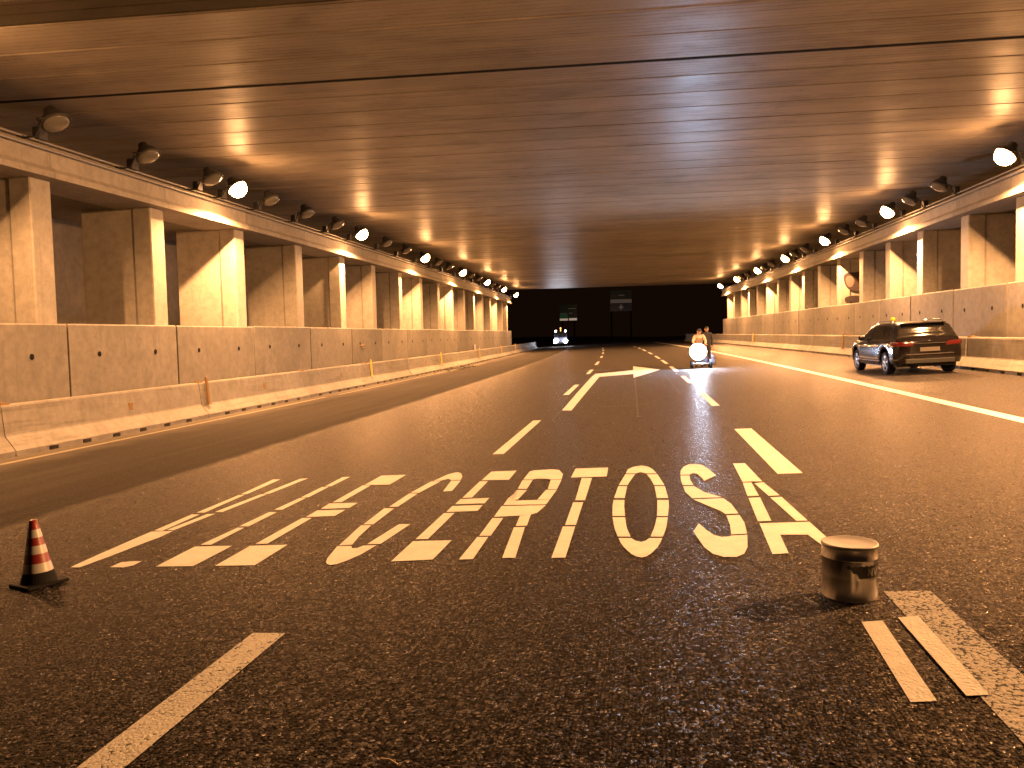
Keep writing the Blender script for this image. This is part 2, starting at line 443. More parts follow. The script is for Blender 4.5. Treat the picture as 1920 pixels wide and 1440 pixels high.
def lathe(bm, prof, seg=32, mt=None, close_top=True, close_bot=True):
    rings = []
    for r_, z in prof:
        ring = []
        for k in range(seg):
            t = 2 * math.pi * k / seg
            v = Vector((r_ * math.cos(t), r_ * math.sin(t), z))
            ring.append(bm.verts.new(mt @ v if mt else v))
        rings.append(ring)
    for i in range(len(rings) - 1):
        for k in range(seg):
            bm.faces.new((rings[i][k], rings[i][(k + 1) % seg], rings[i + 1][(k + 1) % seg], rings[i + 1][k]))
    if close_bot: bm.faces.new(rings[0][::-1])
    if close_top: bm.faces.new(rings[-1])
def prism(bm, poly, z0, z1):
    a = [bm.verts.new((x, y, z0)) for x, y in poly]
    b = [bm.verts.new((x, y, z1)) for x, y in poly]
    n = len(poly)
    bm.faces.new(a[::-1]); bm.faces.new(b)
    for i in range(n): bm.faces.new((a[i], a[(i + 1) % n], b[(i + 1) % n], b[i]))
def extrude_profile(bm, prof, ys, capped=True):
    """profile [(X, z)] swept along the bend"""
    rings = [[bm.verts.new(P(X, y, z)) for X, z in prof] for y in ys]
    n = len(prof)
    for i in range(len(rings) - 1):
        for k in range(n):
            bm.faces.new((rings[i][k], rings[i][(k + 1) % n], rings[i + 1][(k + 1) % n], rings[i + 1][k]))
    if capped:
        bm.faces.new(rings[0]); bm.faces.new(rings[-1][::-1])
def frange(a, b, st):
    n = max(1, int(round((b - a) / st)))
    return [a + (b - a) * i / n for i in range(n + 1)]
ORD = ['first', 'second', 'third', 'fourth', 'fifth', 'sixth', 'seventh', 'eighth', 'ninth', 'tenth', 'eleventh', 'twelfth', 'thirteenth', 'fourteenth', 'fifteenth', 'sixteenth', 'seventeenth', 'eighteenth', 'nineteenth', 'twentieth']

# ------------------------------------------------------------------ ground and road
bm = bmesh.new()
ys = frange(-40, 500, 20)
prof = [(-400, -1.2), (-20, -1.2), (-16.6, -0.58), (14.6, 0.42), (18, -1.2), (400, -1.2)]
rows = [[bm.verts.new(P(X, y, z)) if abs(X) < 100 else bm.verts.new((X, y, z)) for X, z in prof] for y in ys]
for i in range(len(rows) - 1):
    for k in range(len(prof) - 1):
        bm.faces.new((rows[i][k], rows[i][k + 1], rows[i + 1][k + 1], rows[i + 1][k]))
tag(mesh_obj('ground', bm, M['soil']), kind='structure')
bm = bmesh.new()
ys = frange(-20, 320, 5)
xs = [-16.3, -10, -5, 0, 5, 10, 14.3]
rows = [[bm.verts.new(P(X, y, gz(X))) for X in xs] for y in ys]
for i in range(len(rows) - 1):
    for k in range(len(xs) - 1):
        bm.faces.new((rows[i][k], rows[i][k + 1], rows[i + 1][k + 1], rows[i + 1][k]))
tag(mesh_obj('road', bm, M['asphalt']), kind='structure')

# ------------------------------------------------------------------ painted markings
def mark(name, polys, mat, label, cat, group=None, dz=0.004):
    bm = bmesh.new()
    allp = [Vector((x, y, 0)) for q in polys for x, y in q]
    c = sum(allp, Vector()) / len(allp)
    o3 = Vector((c.x, c.y, BANK * c.x))
    for q in polys:
        vs = [bm.verts.new((x, y, BANK * (x + 0.5 * K * y * y) + dz)) for x, y in q]
        f = bm.faces.new(vs)
        f.normal_update()
        if f.normal.z < 0: f.normal_flip()
    bmesh.ops.triangulate(bm, faces=bm.faces)
    for f in bm.faces:
        f.normal_update()
        if f.normal.z < 0: f.normal_flip()
    bmesh.ops.translate(bm, verts=bm.verts, vec=-o3)
    me = bpy.data.meshes.new(name); bm.to_mesh(me); bm.free(); me.materials.append(mat)
    o = bpy.data.objects.new(name, me); COL.objects.link(o); o.location = o3
    return tag(o, label, cat, group)
def band(X0, X1, Y0, Y1, n=1):
    """quads of a line between lateral X0..X1, along the bend"""
    out = []
    for i in range(n):
        a = Y0 + (Y1 - Y0) * i / n; b = Y0 + (Y1 - Y0) * (i + 1) / n
        out.append([(cx(X0, a), a), (cx(X1, a), a), (cx(X1, b), b), (cx(X0, b), b)])
    return out
MARKS = {
 'V': [[[-4.507,5.883],[-4.421,5.876],[-4.386,6.212],[-4.366,6.627],[-4.345,6.847],[-4.361,7.099],[-4.576,7.089],[-4.564,6.803],[-4.536,6.253]],[[-4.573,7.131],[-4.477,7.108],[-4.509,7.827],[-4.602,7.836]],[[-4.455,7.144],[-4.37,7.127],[-4.348,7.846],[-4.431,7.835]],[[-4.598,7.925],[-4.504,7.915],[-4.548,8.888],[-4.618,8.869]],[[-4.402,7.931],[-4.313,7.929],[-4.278,8.881],[-4.357,8.879]],[[-4.62,8.925],[-4.541,8.915],[-4.584,9.905],[-4.688,9.907]],[[-4.346,8.914],[-4.264,8.903],[-4.227,9.921],[-4.323,9.897]]],
 'dot': [[[-4.156,5.872],[-4.029,5.861],[-3.984,5.922],[-3.994,6.038],[-4.063,6.041],[-4.156,6.016]]],
 'L': [[[-3.769,5.874],[-3.457,5.876],[-3.46,6.497],[-3.795,6.49]],[[-3.778,6.552],[-3.68,6.546],[-3.695,7.181],[-3.766,7.179]],[[-3.779,7.237],[-3.679,7.229],[-3.689,7.856],[-3.775,7.865]],[[-3.775,7.981],[-3.684,7.971],[-3.689,8.584],[-3.767,8.59]],[[-3.764,8.615],[-3.675,8.623],[-3.689,9.254],[-3.776,9.258]],[[-3.752,9.289],[-3.673,9.286],[-3.682,9.94],[-3.777,9.936]]],
 'E': [[[-3.277,5.875],[-2.957,5.881],[-2.971,6.504],[-3.295,6.483]],[[-3.278,6.545],[-3.172,6.554],[-3.189,7.544],[-3.292,7.548]],[[-3.272,7.596],[-2.988,7.614],[-2.983,7.899],[-3.279,7.897]],[[-3.272,7.967],[-2.976,7.985],[-2.978,8.245],[-3.289,8.243]],[[-3.275,8.293],[-3.177,8.303],[-3.188,9.272],[-3.29,9.287]],[[-3.276,9.315],[-2.968,9.3],[-2.965,9.972],[-3.283,9.962]]],
 'C': [[[-2.413,5.941],[-2.448,6.057],[-2.509,6.427],[-2.392,6.431],[-2.356,6.35],[-2.314,6.356],[-2.29,6.431],[-2.18,6.44],[-2.213,6.163],[-2.258,5.991],[-2.306,5.882],[-2.345,5.86],[-2.387,5.894]],[[-2.504,6.452],[-2.398,6.474],[-2.408,6.541],[-2.437,6.737],[-2.473,7.176],[-2.571,7.176]],[[-2.274,6.484],[-2.16,6.482],[-2.115,7.191],[-2.221,7.195]],[[-2.563,7.218],[-2.466,7.21],[-2.485,7.91],[-2.591,7.921]],[[-2.563,7.995],[-2.473,7.995],[-2.46,8.676],[-2.558,8.696]],[[-2.555,8.738],[-2.455,8.725],[-2.393,9.427],[-2.507,9.422]],[[-2.486,9.45],[-2.403,9.468],[-2.342,9.581],[-2.309,9.543],[-2.282,9.481],[-2.165,9.489],[-2.203,9.734],[-2.26,9.935],[-2.318,10.044],[-2.358,10.036],[-2.422,9.914],[-2.456,9.682]],[[-2.269,9.443],[-2.155,9.43],[-2.104,8.774],[-2.202,8.764]]],
 'E2': [[[-1.904,5.938],[-1.595,5.98],[-1.588,6.564],[-1.909,6.554]],[[-1.906,6.621],[-1.801,6.621],[-1.811,7.633],[-1.914,7.634]],[[-1.904,7.687],[-1.604,7.701],[-1.609,7.975],[-1.909,7.957]],[[-1.903,8.046],[-1.606,8.062],[-1.611,8.333],[-1.905,8.299]],[[-1.9,8.368],[-1.801,8.381],[-1.815,9.333],[-1.911,9.348]],[[-1.904,9.413],[-1.584,9.406],[-1.593,10.041],[-1.904,10.021]]],
 'R': [[[-1.394,5.97],[-1.289,5.977],[-1.304,6.655],[-1.396,6.661]],[[-1.388,6.705],[-1.291,6.698],[-1.3,7.367],[-1.401,7.376]],[[-1.396,7.421],[-1.075,7.472],[-1.018,7.569],[-0.977,7.897],[-1.409,7.904]],[[-1.136,7.037],[-1.04,7.046],[-1.066,7.481],[-1.16,7.444]],[[-1.075,6.004],[-0.977,5.999],[-1.049,6.989],[-1.144,6.989]],[[-1.401,7.954],[-0.982,7.938],[-0.972,8.159],[-1.106,8.164],[-1.316,8.156],[-1.374,8.707],[-1.408,8.278]],[[-1.387,8.22],[-1.298,8.209],[-1.278,8.719],[-1.39,8.734]],[[-1.098,8.185],[-0.973,8.17],[-0.957,8.687],[-1.073,8.703]],[[-1.39,8.809],[-1.289,8.795],[-1.301,9.329],[-1.418,9.347]],[[-1.059,8.738],[-0.961,8.725],[-0.968,9.29],[-1.092,9.31]],[[-1.416,9.39],[-1.302,9.371],[-1.264,9.422],[-1.157,9.405],[-1.095,9.339],[-0.971,9.319],[-0.993,9.687],[-1.071,9.998],[-1.156,10.062],[-1.376,10.02],[-1.419,9.948]]],
 'T': [[[-0.876,9.432],[-0.473,9.437],[-0.485,10.068],[-0.875,10.059]],[[-0.715,8.107],[-0.619,8.095],[-0.634,9.364],[-0.75,9.382]],[[-0.711,7.035],[-0.619,7.035],[-0.629,8.002],[-0.727,8.003]],[[-0.709,5.986],[-0.607,5.988],[-0.62,6.979],[-0.724,6.98]]],
 'O': [[[-0.263,9.607],[-0.255,9.742],[-0.246,9.896],[-0.193,10.046],[-0.148,10.103],[-0.092,10.142],[-0.04,10.083],[-0.002,10.01],[0.04,9.843],[0.063,9.685],[0.084,9.547],[-0.034,9.568],[-0.059,9.616],[-0.096,9.668],[-0.132,9.629],[-0.151,9.588]],[[-0.267,9.548],[-0.278,9.405],[-0.289,9.266],[-0.299,9.131],[-0.309,8.999],[-0.318,8.871],[-0.227,8.858],[-0.215,8.985],[-0.202,9.116],[-0.189,9.25],[-0.174,9.388],[-0.156,9.53]],[[-0.026,9.507],[-0.006,9.36],[0.012,9.218],[0.025,9.08],[0.037,8.947],[0.049,8.818],[0.155,8.802],[0.143,8.931],[0.13,9.064],[0.117,9.201],[0.104,9.342],[0.09,9.488]],[[-0.321,8.809],[-0.326,8.673],[-0.33,8.542],[-0.334,8.414],[-0.338,8.29],[-0.342,8.17],[-0.238,8.157],[-0.237,8.277],[-0.235,8.401],[-0.233,8.529],[-0.232,8.66],[-0.23,8.795]],[[0.052,8.755],[0.056,8.62],[0.06,8.489],[0.063,8.362],[0.067,8.239],[0.07,8.119],[0.176,8.106],[0.173,8.225],[0.169,8.348],[0.166,8.475],[0.162,8.605],[0.158,8.739]],[[-0.343,8.073],[-0.342,7.919],[-0.34,7.771],[-0.334,7.628],[-0.329,7.489],[-0.323,7.356],[-0.214,7.346],[-0.22,7.479],[-0.226,7.616],[-0.232,7.759],[-0.235,7.907],[-0.238,8.061]],[[0.072,8.024],[0.071,7.872],[0.07,7.726],[0.067,7.586],[0.064,7.45],[0.062,7.32],[0.154,7.311],[0.16,7.441],[0.166,7.576],[0.173,7.715],[0.175,7.861],[0.177,8.011]],[[-0.321,7.303],[-0.309,7.151],[-0.298,7.004],[-0.285,6.863],[-0.268,6.728],[-0.251,6.597],[-0.151,6.59],[-0.167,6.72],[-0.184,6.855],[-0.195,6.996],[-0.203,7.141],[-0.212,7.293]],[[0.06,7.268],[0.051,7.119],[0.042,6.976],[0.031,6.839],[0.017,6.707],[0.003,6.58],[0.099,6.573],[0.113,6.7],[0.127,6.831],[0.136,6.968],[0.144,7.111],[0.152,7.259]],[[-0.244,6.547],[-0.222,6.395],[-0.194,6.262],[-0.166,6.166],[-0.138,6.072],[-0.102,5.999],[-0.06,5.962],[-0.027,5.995],[0.004,6.065],[0.029,6.155],[0.054,6.248],[0.075,6.377],[0.093,6.525],[-0.004,6.531],[-0.034,6.451],[-0.066,6.412],[-0.113,6.456],[-0.144,6.541]]],
 'S': [[[0.341,9.416],[0.357,9.709],[0.399,9.967],[0.469,10.133],[0.546,10.151],[0.615,10.055],[0.669,9.759],[0.718,9.31],[0.571,8.995],[0.56,9.17],[0.524,9.457],[0.479,9.494],[0.439,9.4]],[[0.341,9.359],[0.436,9.343],[0.431,9.057],[0.447,8.759],[0.34,8.775],[0.334,9.072]],[[0.342,8.713],[0.45,8.697],[0.53,8.368],[0.676,8.087],[0.4,8.068],[0.35,8.392]],[[0.407,8.015],[0.684,8.034],[0.731,7.766],[0.752,7.358],[0.642,7.342],[0.611,7.479],[0.509,7.742]],[[0.644,7.29],[0.753,7.297],[0.763,7.015],[0.741,6.627],[0.62,6.607],[0.641,6.908]],[[0.616,6.566],[0.738,6.585],[0.697,6.211],[0.654,6.032],[0.594,5.948],[0.506,5.953],[0.439,6.043],[0.391,6.229],[0.339,6.721],[0.398,7.007],[0.443,6.772],[0.489,6.596],[0.54,6.529],[0.59,6.54]]],
 'A': [[[0.974,10.1],[1.109,10.09],[1.146,8.867],[1.045,8.883],[0.95,8.872]],[[0.947,8.822],[1.033,8.822],[1.019,8.118],[0.913,8.11]],[[1.057,8.768],[1.15,8.816],[1.206,8.116],[1.105,8.097]],[[0.912,8.016],[1.018,8.034],[0.982,7.052],[0.874,7.038]],[[1.108,8.023],[1.211,8.031],[1.264,7.035],[1.175,7.035]],[[0.877,6.966],[1.268,6.988],[1.31,6.238],[1.223,6.212],[1.179,6.561],[0.979,6.575],[0.955,6.029],[0.843,6.011]]],
 'arrow': [[[-1.85,18.118],[-1.637,18.024],[-1.712,23.553],[-1.81,31.912],[-0.548,32.821],[-0.505,30.091],[-0.044,32.442],[0.507,35.417],[-0.048,37.829],[-0.681,40.273],[-0.615,36.242],[-1.416,35.176],[-2.122,34.452],[-2.117,31.788],[-1.969,23.603]]],
 'c1': [[[-1.839,15.998],[-1.816,15.939],[-1.851,18.184],[-1.873,18.194]]],
 'c2': [[[-0.475,30.065],[-0.445,30.039],[-0.185,16.227],[-0.204,16.234]]],
 'c2b': [[[-0.239,16.303],[-0.151,16.213],[-0.149,16.026],[-0.236,16.113]]],
 'c3': [[[-2.913,38.158],[-2.802,37.099],[-1.655,37.363],[-1.654,38.059]]],
 'c4': [[[0.595,31.005],[0.629,30.973],[0.808,21.022],[0.785,21.036]]],
 'c5': [[[-1.076,18.6],[0.846,18.78],[0.846,18.83],[-1.076,18.66]]],
 't1': [[[-0.934,10.287],[-0.902,10.315],[-0.89,10.177],[-0.924,10.167]]],
 't2': [[[0.144,10.163],[0.191,10.171],[0.179,10.09],[0.148,10.096]]],
 't3': [[[0.74,10.23],[0.79,10.22],[0.792,10.153],[0.742,10.146]]],
 's1': [[[1.101,4.617],[1.213,4.634],[1.169,3.646],[1.061,3.632]]],
 's2': [[[1.299,4.676],[1.409,4.693],[1.393,3.705],[1.299,3.692]]],
 'stick': [[[-1.036,3.031],[-1.038,3.043],[-0.968,3.019],[-0.965,3.003]]],
}

LET = 'letters of the word painted across the lane'
for k, lab in [('V', 'white stencilled letter V, leftmost of the word painted on the asphalt'),
               ('dot', 'small white painted dot at the foot of the letter V'),
               ('L', 'white stencilled letter L painted between the dot and the first letter E'),
               ('E', 'white stencilled letter E painted between the letters L and C'),
               ('C', 'white stencilled letter C painted on the asphalt'),
               ('E2', 'white stencilled letter E painted between the letters C and R'),
               ('R', 'white stencilled letter R painted on the asphalt'),
               ('T', 'white stencilled letter T painted on the asphalt'),
               ('O', 'white stencilled oval letter O painted on the asphalt'),
               ('S', 'white stencilled letter S painted on the asphalt'),
               ('A', 'white stencilled letter A painted beside the metal can')]:
    mark('painted_dot' if k == 'dot' else 'painted_letter', MARKS[k], M['paint'], lab, 'road marking', LET)
mark('painted_arrow', MARKS['arrow'], M['fresh'], 'fresh white lane arrow bending to the right on the asphalt', 'road marking')
for k, lab in [('c1', 'thin chalk guide line running on from the foot of the painted arrow'),
               ('c2', 'thin pale chalk line running down the road from the arrow head'),
               ('c2b', 'short chalk tick at the near end of the long chalk line'),
               ('c3', 'pale chalk line across the road behind the arrow shaft'),
               ('c4', 'thin chalk line between the arrow head and the right lane dashes'),
               ('c5', 'faint chalk line across the lane below the arrow'),
               ('t1', 'small chalk tick above the painted letter T'),
               ('t2', 'small chalk tick above the painted letter O'),
               ('t3', 'small chalk tick above the painted letters S and A')]:
    mark('chalk_line', MARKS[k], M['chalk'], lab, 'chalk mark', 'chalk guide marks on the road', 0.0035)
mark('painted_strip', MARKS['s1'], M['strip'], 'narrow fresh white strip on the asphalt, left of two near the can', 'road marking', 'two narrow strips in the right foreground')
mark('painted_strip', MARKS['s2'], M['strip'], 'narrow fresh white strip beside the wide worn line, right of two', 'road marking', 'two narrow strips in the right foreground', 0.008)
dl = [(11.56, 16.14), (22.9, 27.45), (34.64, 38.75), (44.53, 49.7), (57.3, 61.6), (68.5, 73), (80, 84.5), (91.5, 96)]
for i, (a, b) in enumerate(dl):
    mark('lane_dash', band(-2.13, -1.97, a, b), M['paint' if i < 1 else 'fresh'], 'white dash of the left lane line, %s from the word' % ORD[i], 'road marking', 'dashes of the left lane line')
dr = [(9.3, 13.55), (17.73, 21.72), (25.6, 29.8), (33.4, 38.18), (41.4, 47.0), (49.5, 55.3), (59.9, 65.9), (69.9, 76.9), (81, 86), (91, 96)]
for i, (a, b) in enumerate(dr):
    w = 0.22 if i == 0 else 0.16
    mark('lane_dash', band(1.48 - w / 2 + (0.02 if i == 0 else 0), 1.48 + w / 2 + (0.06 if i == 0 else 0), a, b), M['paint' if i < 1 else 'fresh'], 'white dash of the right lane line, %s from the painted word' % ORD[i], 'road marking', 'dashes of the right lane line')
mark('edge_line', band(5.36, 5.62, 0.5, 120, 40), M['fresh'], 'solid white edge line left of the parked dark car', 'road marking')
mark('edge_line', band(-10.62, -10.45, 2, 27, 9) + band(-10.50, -10.36, 28, 60, 8), M['yellowline'], 'faded dirty edge line at the foot of the left barriers', 'road marking')
mark('worn_line', band(-2.25, -2.05, 1.2, 4.43), M['worn'], 'worn white dash in the left foreground', 'road marking')
mark('worn_line', band(1.36, 1.62, 2.2, 5.15), M['faint'], 'wide worn pale line in the right foreground', 'road marking', dz=0.003)

# ------------------------------------------------------------------ underpass
UW = empty('underpass', P(0, 12, 0))
tag(UW, 'wide concrete underpass with ribbed ceiling, edge beams and rows of pillars', 'tunnel')
UO = UW.location
def upart(name, bm, mat, smooth=False):
    bmesh.ops.translate(bm, verts=bm.verts, vec=-Vector(UO))
    return mesh_obj(name, bm, mat, UW, smooth)
ZC = 6.6
joints = [12.40, 13.52, 14.68, 16.03, 17.09, 18.27, 19.45, 20.72]
while joints[-1] < 92.0: joints.append(joints[-1] + 1.19)
SK = 0.032
for i in range(len(joints) - 1):
    a, b = joints[i], joints[i + 1]
    ga = 0.05 if i == 3 else 0.010 + 0.008 * rnd.random()
    gb = 0.010
    z = ZC + rnd.uniform(-0.006, 0.006)
    bm = bmesh.new()
    xs = frange(-15.6, 13.4, 2.9)
    prof = [(a + ga, z + 0.025), (a + ga + 0.022, z), (b - gb - 0.022, z), (b - gb, z + 0.025), (b - gb, z + 0.9), (a + ga + (0.6 if i == 0 else 0), z + 0.9)]
    rings = [[bm.verts.new((x, y + SK * x, zz)) for y, zz in prof] for x in (-17.5, 13.0)]
    n = len(prof)
    for k in range(n):
        bm.faces.new((rings[0][k], rings[0][(k + 1) % n], rings[1][(k + 1) % n], rings[1][k]))
    bm.faces.new(rings[0]); bm.faces.new(rings[1][::-1])
    upart('ceiling_slab', bm, M['ceiling'])
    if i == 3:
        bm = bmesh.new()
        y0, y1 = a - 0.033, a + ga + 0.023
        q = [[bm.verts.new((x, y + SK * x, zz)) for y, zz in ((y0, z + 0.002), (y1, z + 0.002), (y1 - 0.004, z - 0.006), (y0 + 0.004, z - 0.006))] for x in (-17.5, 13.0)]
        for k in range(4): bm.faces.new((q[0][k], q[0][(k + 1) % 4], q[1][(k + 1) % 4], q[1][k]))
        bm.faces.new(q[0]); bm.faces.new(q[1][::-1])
        upart('joint_shade_strip', bm, M['rubber'])  # dark strip added over the lit wide joint, standing in for its shade
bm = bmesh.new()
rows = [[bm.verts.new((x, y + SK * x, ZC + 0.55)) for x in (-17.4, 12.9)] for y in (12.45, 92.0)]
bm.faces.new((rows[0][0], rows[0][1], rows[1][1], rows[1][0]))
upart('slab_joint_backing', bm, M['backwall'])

LY = [11.42 + 4.53 * i for i in range(-2, 18)]           # far edges of the left pillars
LY = [2.4, 6.9, 11.4, 15.95, 20.17, 24.65, 29.3, 33.95, 38.3, 43.0, 47.6, 52.3, 56.8, 61.4, 65.9, 70.5, 75.1, 79.6, 84.1, 88.6]
RY = [4.8, 8.8, 12.8, 16.8, 20.85, 24.93, 28.8, 32.9, 36.7, 40.6, 44.7, 48.8, 52.8, 56.6, 60.7, 64.9, 69.0, 73.0, 77.0, 81.0, 85.0]
def pillar(yb, side, X):
    t = 0.62
    bm = bmesh.new()
    s = -1 if side == 'L' else 1
    z0 = gz(X) - 0.3; z1 = 5.01
    pl = [(X, yb - t), (X, yb), (X + s * 0.55, yb), (X + s * 0.55, yb - 0.04), (X + s * 1.95, yb - 0.04), (X + s * 1.95, yb - t + 0.05), (X + s * 0.52, yb - t + 0.05), (X + s * 0.50, yb - t + 0.02)]
    prism(bm, [(cx(x, y), y) for x, y in pl], z0, z1)
    es = [e for e in bm.edges if abs(e.verts[0].co.z - e.verts[1].co.z) > 1]
    bmesh.ops.bevel(bm, geom=es, offset=0.025, segments=1, affect='EDGES')
    return upart('pillar', bm, M['pillar'])
for y in LY: pillar(y, 'L', -12.115)
for y in RY: pillar(y, 'R', 10.115)
def edge_beam(side, X, ys):
    s = -1 if side == 'L' else 1
    for a, b in zip(ys[:-1], ys[1:]):
        bm = bmesh.new()
        prof = [(X, 5.0), (X, 5.12), (X + s * 0.09, 5.22), (X + s * 0.09, 5.61), (X + s * 0.12, 5.65), (X + s * 1.3, 5.65), (X + s * 1.3, 5.0)]
        extrude_profile(bm, prof, [a + 0.006, b - 0.006])
        upart('edge_beam', bm, M['beam'])
edge_beam('L', -11.78, [1.8] + [y - 0.3 for y in LY[1:]] + [90.3])
edge_beam('R', 9.78, [2.0] + [y - 0.3 for y in RY[1:]] + [86.5])
for side, X, ye in (('L', -14.7, 90.3), ('R', 12.45, 86.5)):
    s = -1 if side == 'L' else 1
    XB = -12.9 if side == 'L' else 10.92
    bm = bmesh.new()
    extrude_profile(bm, [(X, 5.203), (X, 6.56), (X + s * 0.2, 6.56), (X + s * 0.2, 5.203)], frange(12.4, ye, 6))
    upart('upstand_wall', bm, M['beam'])
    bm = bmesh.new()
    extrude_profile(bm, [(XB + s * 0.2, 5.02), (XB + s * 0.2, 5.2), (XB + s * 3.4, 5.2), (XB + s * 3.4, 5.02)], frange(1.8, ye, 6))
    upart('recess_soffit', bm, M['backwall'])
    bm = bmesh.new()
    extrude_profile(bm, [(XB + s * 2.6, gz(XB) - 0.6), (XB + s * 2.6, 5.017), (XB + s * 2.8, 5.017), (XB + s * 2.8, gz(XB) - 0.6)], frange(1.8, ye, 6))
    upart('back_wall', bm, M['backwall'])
    bm = bmesh.new()
    Xf = (-11.78 if side == 'L' else 9.78) + s * 0.045
    for z, r_ in ((5.56, 0.036), (5.68, 0.028)):
        tube(bm, [P(Xf - s * 0.005, y, z) for y in frange(2, ye, 4)], r_, 8)
    upart('conduit', bm, M['cable'], True)
# graffiti on one right-hand pillar
gp = [o for o in UW.children if o.name.startswith('pillar')][len(LY) + 10]
def blob(bm, pts, y):
    for _ in range(3):
        pts = [q for a, b in zip(pts, pts[1:] + pts[:1]) for q in ((a[0] * .75 + b[0] * .25, a[1] * .75 + b[1] * .25), (a[0] * .25 + b[0] * .75, a[1] * .25 + b[1] * .75))]
    vs = [bm.verts.new((x, y, z)) for x, z in pts]
    vb = [bm.verts.new((x, y + 0.09, z)) for x, z in pts]
    bm.faces.new(vs); bm.faces.new(vb[::-1])
    n = len(vs)
    for i in range(n): bm.faces.new((vs[i], vs[(i + 1) % n], vb[(i + 1) % n], vb[i]))
Yg = 44.7 - 0.62 - 0.004
X0 = cx(10.115, Yg) + 0.10
bm = bmesh.new()
blob(bm, [(X0 + 0.05, 4.2), (X0 + 0.3, 4.35), (X0 + 0.75, 4.3), (X0 + 1.1, 4.6), (X0 + 1.15, 3.5), (X0 + 0.8, 3.35), (X0 + 0.35, 3.45), (X0 + 0.12, 3.75)], Yg)
blob(bm, [(X0 + 0.1, 3.1), (X0 + 0.5, 3.2), (X0 + 1.0, 3.15), (X0 + 1.1, 2.95), (X0 + 0.8, 2.8), (X0 + 0.4, 2.9), (X0 + 0.15, 2.85)], Yg)
blob(bm, [(X0 + 0.55, 2.62), (X0 + 0.7, 2.75), (X0 + 0.85, 2.42), (X0 + 0.5, 2.4)], Yg)
bmesh.ops.translate(bm, verts=bm.verts, vec=-Vector(UO))
g1 = mesh_obj('graffiti', bm, M['graffiti'], gp)
bm = bmesh.new()
blob(bm, [(X0 + 0.14, 4.1), (X0 + 0.42, 4.2), (X0 + 0.62, 3.95), (X0 + 0.5, 3.6), (X0 + 0.25, 3.6)], Yg - 0.005)
bmesh.ops.translate(bm, verts=bm.verts, vec=-Vector(UO))
mesh_obj('graffiti', bm, M['graffiti_pale'], gp)

# ------------------------------------------------------------------ panel walls below the pillars
def hole_panel(bm, a, b, X, side, z0, z1):
    s = -1 if side == 'L' else 1
    prof = [(X, z0), (X, z1 - 0.03), (X + s * 0.03, z1), (X + s * 0.2, z1), (X + s * 0.2, z0)]
    extrude_profile(bm, prof, [a + 0.034, b - 0.034])
def panel_wall(side, X, ys, top, lab):
    s = -1 if side == 'L' else 1
    root = empty('panel_wall', P(X, ys[0], gz(X)))
    tag(root, lab, 'wall', 'precast panel walls under the pillars')
    for a, b in zip(ys[:-1], ys[1:]):
        zt = top + rnd.uniform(-0.012, 0.012)
        Xo = X + rnd.uniform(-0.006, 0.006)
        bm = bmesh.new()
        hole_panel(bm, a, b, Xo, side, gz(X) - 0.25, zt)
        bmesh.ops.translate(bm, verts=bm.verts, vec=-root.location)
        pn = mesh_obj('panel', bm, M['panel'], root)
        bm = bmesh.new()
        L = b - a
        for fr in (0.24, 0.76):
            y = a + L * fr; z = zt - 0.66
            c = P(Xo, y, z) - root.location
            mt = Matrix.Translation(c) @ Matrix.Rotation(R(90), 4, 'Y')
            lathe(bm, [(0.062, -0.006), (0.062, 0.006)], 12, mt)
        mesh_obj('lifting_socket', bm, M['rubber'], pn)
    return root
lw = panel_wall('L', -11.9, LY + [90.2], 2.06, 'pale precast concrete panel wall along the left side, each panel with two dark sockets')
rw = panel_wall('R', 9.9, [0.8] + RY + [86.4], 2.72, 'pale precast concrete panel wall along the right side, behind the parked car')
# scrawl on one of the left panels
bm = bmesh.new()
for a, b in [((35.0, 1.30), (35.55, 1.34)), ((35.2, 1.22), (35.5, 1.20)), ((35.25, 1.33), (35.2, 1.2))]:
    tube(bm, [P(-11.885, a[0], a[1]), P(-11.885, b[0], b[1])], 0.016, 6)
pp = [o for o in lw.children][7]
bmesh.ops.translate(bm, verts=bm.verts, vec=-lw.location)
mesh_obj('scrawl', bm, M['rust'], pp)

